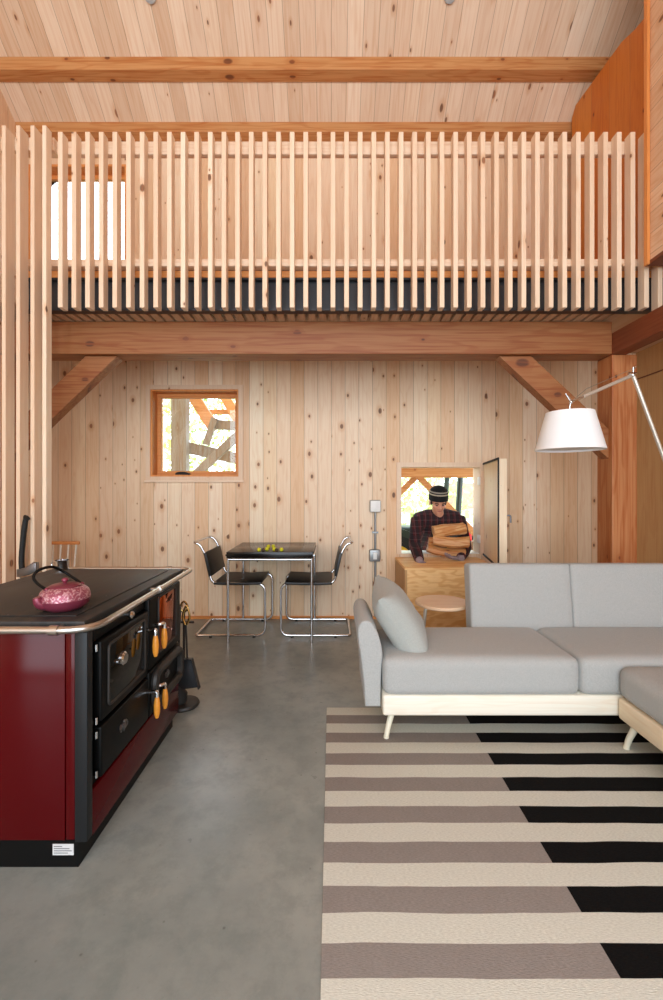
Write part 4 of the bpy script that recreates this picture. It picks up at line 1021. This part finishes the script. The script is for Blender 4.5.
mesh('loader_arm', MB().beam((tx0 - 1.35, ty0 - 0.62, GZ + 1.2), (tx0 - 0.1, ty0 - 0.62, GZ + 0.72), 0.10, 0.06).beam((tx0 - 0.1, ty0 - 0.62, GZ + 0.74), (tx0 - 0.1, ty0 - 0.50, GZ + 0.5), 0.1, 0.06), M['green_paint'], tk)

mesh('added_shade_roof', MB().box(0.2, 3.0, DW + 0.22, 6.6, 2.3, 2.4), M['fir_y'], None, 'unseen board roof added to shade the porch outside the hatch', 'roof', origin='base', smooth=0)  # out of view, added to keep skylight off the porch timbers and the man
# stump with a red can
stx, sty = X(466, 6.1), 6.1
mesh('tree_stump', MB().lathe([(0, 0), (0.19, 0), (0.16, 0.1), (0.15, 0.82), (0, 0.82)], (stx, sty, GZ), 20), M['bark'], None, 'tall tree stump outside carrying a red can', 'stump', origin='base', smooth=40)
jc = thing('fuel_can', 'small red plastic fuel can outside the hatch beside the man', 'can', (stx, sty, GZ + 0.82))
mesh('can_body', MB().box(stx - 0.07, stx + 0.07, sty - 0.05, sty + 0.05, GZ + 0.82, GZ + 1.0, 0.015, 2), M['red_plastic'], jc)
mesh('handle', MB().tube(fillet([(stx - 0.05, sty, GZ + 1.0), (stx - 0.05, sty, GZ + 1.04), (stx + 0.02, sty, GZ + 1.04), (stx + 0.02, sty, GZ + 1.0)], 0.015), 0.008), M['red_plastic'], jc)
mesh('cap', MB().lathe([(0, 0), (0.018, 0), (0.018, 0.03), (0, 0.03)], (stx + 0.05, sty, GZ + 1.0), 14), M['rubber'], jc)

# white outbuilding
ob = thing('outbuilding', 'small white outbuilding with reddish roof beyond the tractor', 'building', (4.9, 14, GZ))
mesh('wall', MB().box(3.5, 6.3, 13, 15, GZ, 0.75), M['white_siding'], ob, smooth=0)
mesh('roof', MB().prism([(12.8, 0.75), (14, 1.5), (15.2, 0.75)], 'X', 3.3, 6.5), M['roofing'], ob, smooth=0)
mesh('window_frame', MB().box(4.3, 4.9, 12.97, 13.0, 0.1, 0.5), M['roofing'], ob, smooth=0)

# birches and saplings
def tree(x, y, h_, r_, mat, label, seed, spread, nl):
    q = random.Random(seed)
    t = thing('birch_tree', label, 'tree', (x, y, GZ))
    lean = q.uniform(-0.25, 0.25)
    tp_ = [Vector((x + lean * k / 5 + q.uniform(-.05, .05), y, GZ + h_ * k / 5)) for k in range(6)]
    mb = MB().tube(spline(tp_, 3), [r_ * (1 - 0.75 * k / 15) for k in range(16)], 10)
    for _ in range(6):
        k = q.uniform(0.25, 0.9); p0 = tp_[0].lerp(tp_[-1], k); a = q.uniform(0, 6.28)
        mb.tube([p0, p0 + Vector((math.cos(a), math.sin(a), 0.5)) * spread * 0.8], [r_ * 0.3, r_ * 0.1], 6)
    mesh('trunk', mb, M['trunk'], t)
    b = bmesh.new()
    for _ in range(nl):
        k = q.uniform(0.12, 1.05); p0 = tp_[0].lerp(tp_[-1], min(1, k)); a = q.uniform(0, 6.28); rr_ = spread * math.sqrt(q.random()) * (1.15 - 0.6 * k)
        p_ = p0 + Vector((math.cos(a) * rr_, math.sin(a) * rr_, q.uniform(-.3, .3)))
        u = Vector((q.uniform(-1, 1), q.uniform(-1, 1), q.uniform(-1, 1))).normalized(); v = u.orthogonal().normalized(); s2 = q.uniform(0.05, 0.11)
        b.faces.new([b.verts.new(p_ + u * s2), b.verts.new(p_ + v * s2 * 0.6), b.verts.new(p_ - u * s2), b.verts.new(p_ - v * s2 * 0.6)])
    mb = MB(); mb.add(b); mesh('foliage', mb, mat, t, smooth=0)
spec = [(-5.9, 10.2), (-4.6, 11.0), (-3.7, 9.6), (-4.3, 14.0), (-3.0, 12.4), (-6.6, 13.0), (1.6, 10.6), (2.35, 9.4), (2.9, 12.6), (2.2, 15.5), (3.9, 17.5), (1.5, 13.4), (5.6, 18.5), (-2.4, 15.5)]
for i, (x, y) in enumerate(spec):
    tree(x, y, R.uniform(5.5, 8), R.uniform(0.07, 0.13), M['leaf'] if i % 3 else M['leafd'],
         'pale trunked leafy tree outside the small window, beyond the grey post' if x < 0 else 'pale trunked leafy tree outside the hatch, beyond the man', 100 + i, R.uniform(0.9, 1.5), 900)
    bpy.context.scene.collection.objects[-1] if False else None
for o in COL.objects:
    if o.name.startswith('birch_tree'): o['group'] = 'trees outside the small window' if o.location.x < 0 else 'trees outside the hatch'

# ------------------------------------------------------------------ light, camera, view
wd_ = bpy.data.worlds.new('World'); SC.world = wd_; wd_.use_nodes = True
wt = wd_.node_tree; wt.nodes.clear()
bg = wt.nodes.new('ShaderNodeBackground'); wo = wt.nodes.new('ShaderNodeOutputWorld')
bg.inputs['Color'].default_value = (0.83, 0.935, 1.03, 1); bg.inputs['Strength'].default_value = 6.3
wt.links.new(bg.outputs[0], wo.inputs[0])
la = bpy.data.lights.new('window_portal', 'AREA'); la.shape = 'RECTANGLE'; la.size = 5.6; la.size_y = 4.5
la.cycles.is_portal = True
lo = bpy.data.objects.new('window_portal', la); COL.objects.link(lo); lo.location = (0, YB - 0.19, 2.3); lo.rotation_euler = (math.radians(90), 0, 0)
lo['kind'] = 'helper'

cam = bpy.data.cameras.new('camera'); co = bpy.data.objects.new('camera', cam); COL.objects.link(co)
co.location = (0, 0, CZ); co.rotation_euler = (math.radians(90), 0, 0)
cam.sensor_fit = 'AUTO'; cam.sensor_width = 36.0; cam.lens = F / 1000 * 36.0
cam.shift_x = 0.0; cam.shift_y = -(500 - HY) / 1000.0; cam.clip_start = 0.05; cam.clip_end = 200
SC.camera = co

SC.view_settings.view_transform = 'Standard'; SC.view_settings.look = 'None'
SC.view_settings.gamma = 1.0; SC.view_settings.use_curve_mapping = False
SC.view_settings.exposure = 0.0
SC.cycles.use_denoising = True
SC.cycles.max_bounces = 10; SC.cycles.diffuse_bounces = 6; SC.cycles.transparent_max_bounces = 12
SC.cycles.caustics_reflective = False; SC.cycles.caustics_refractive = False
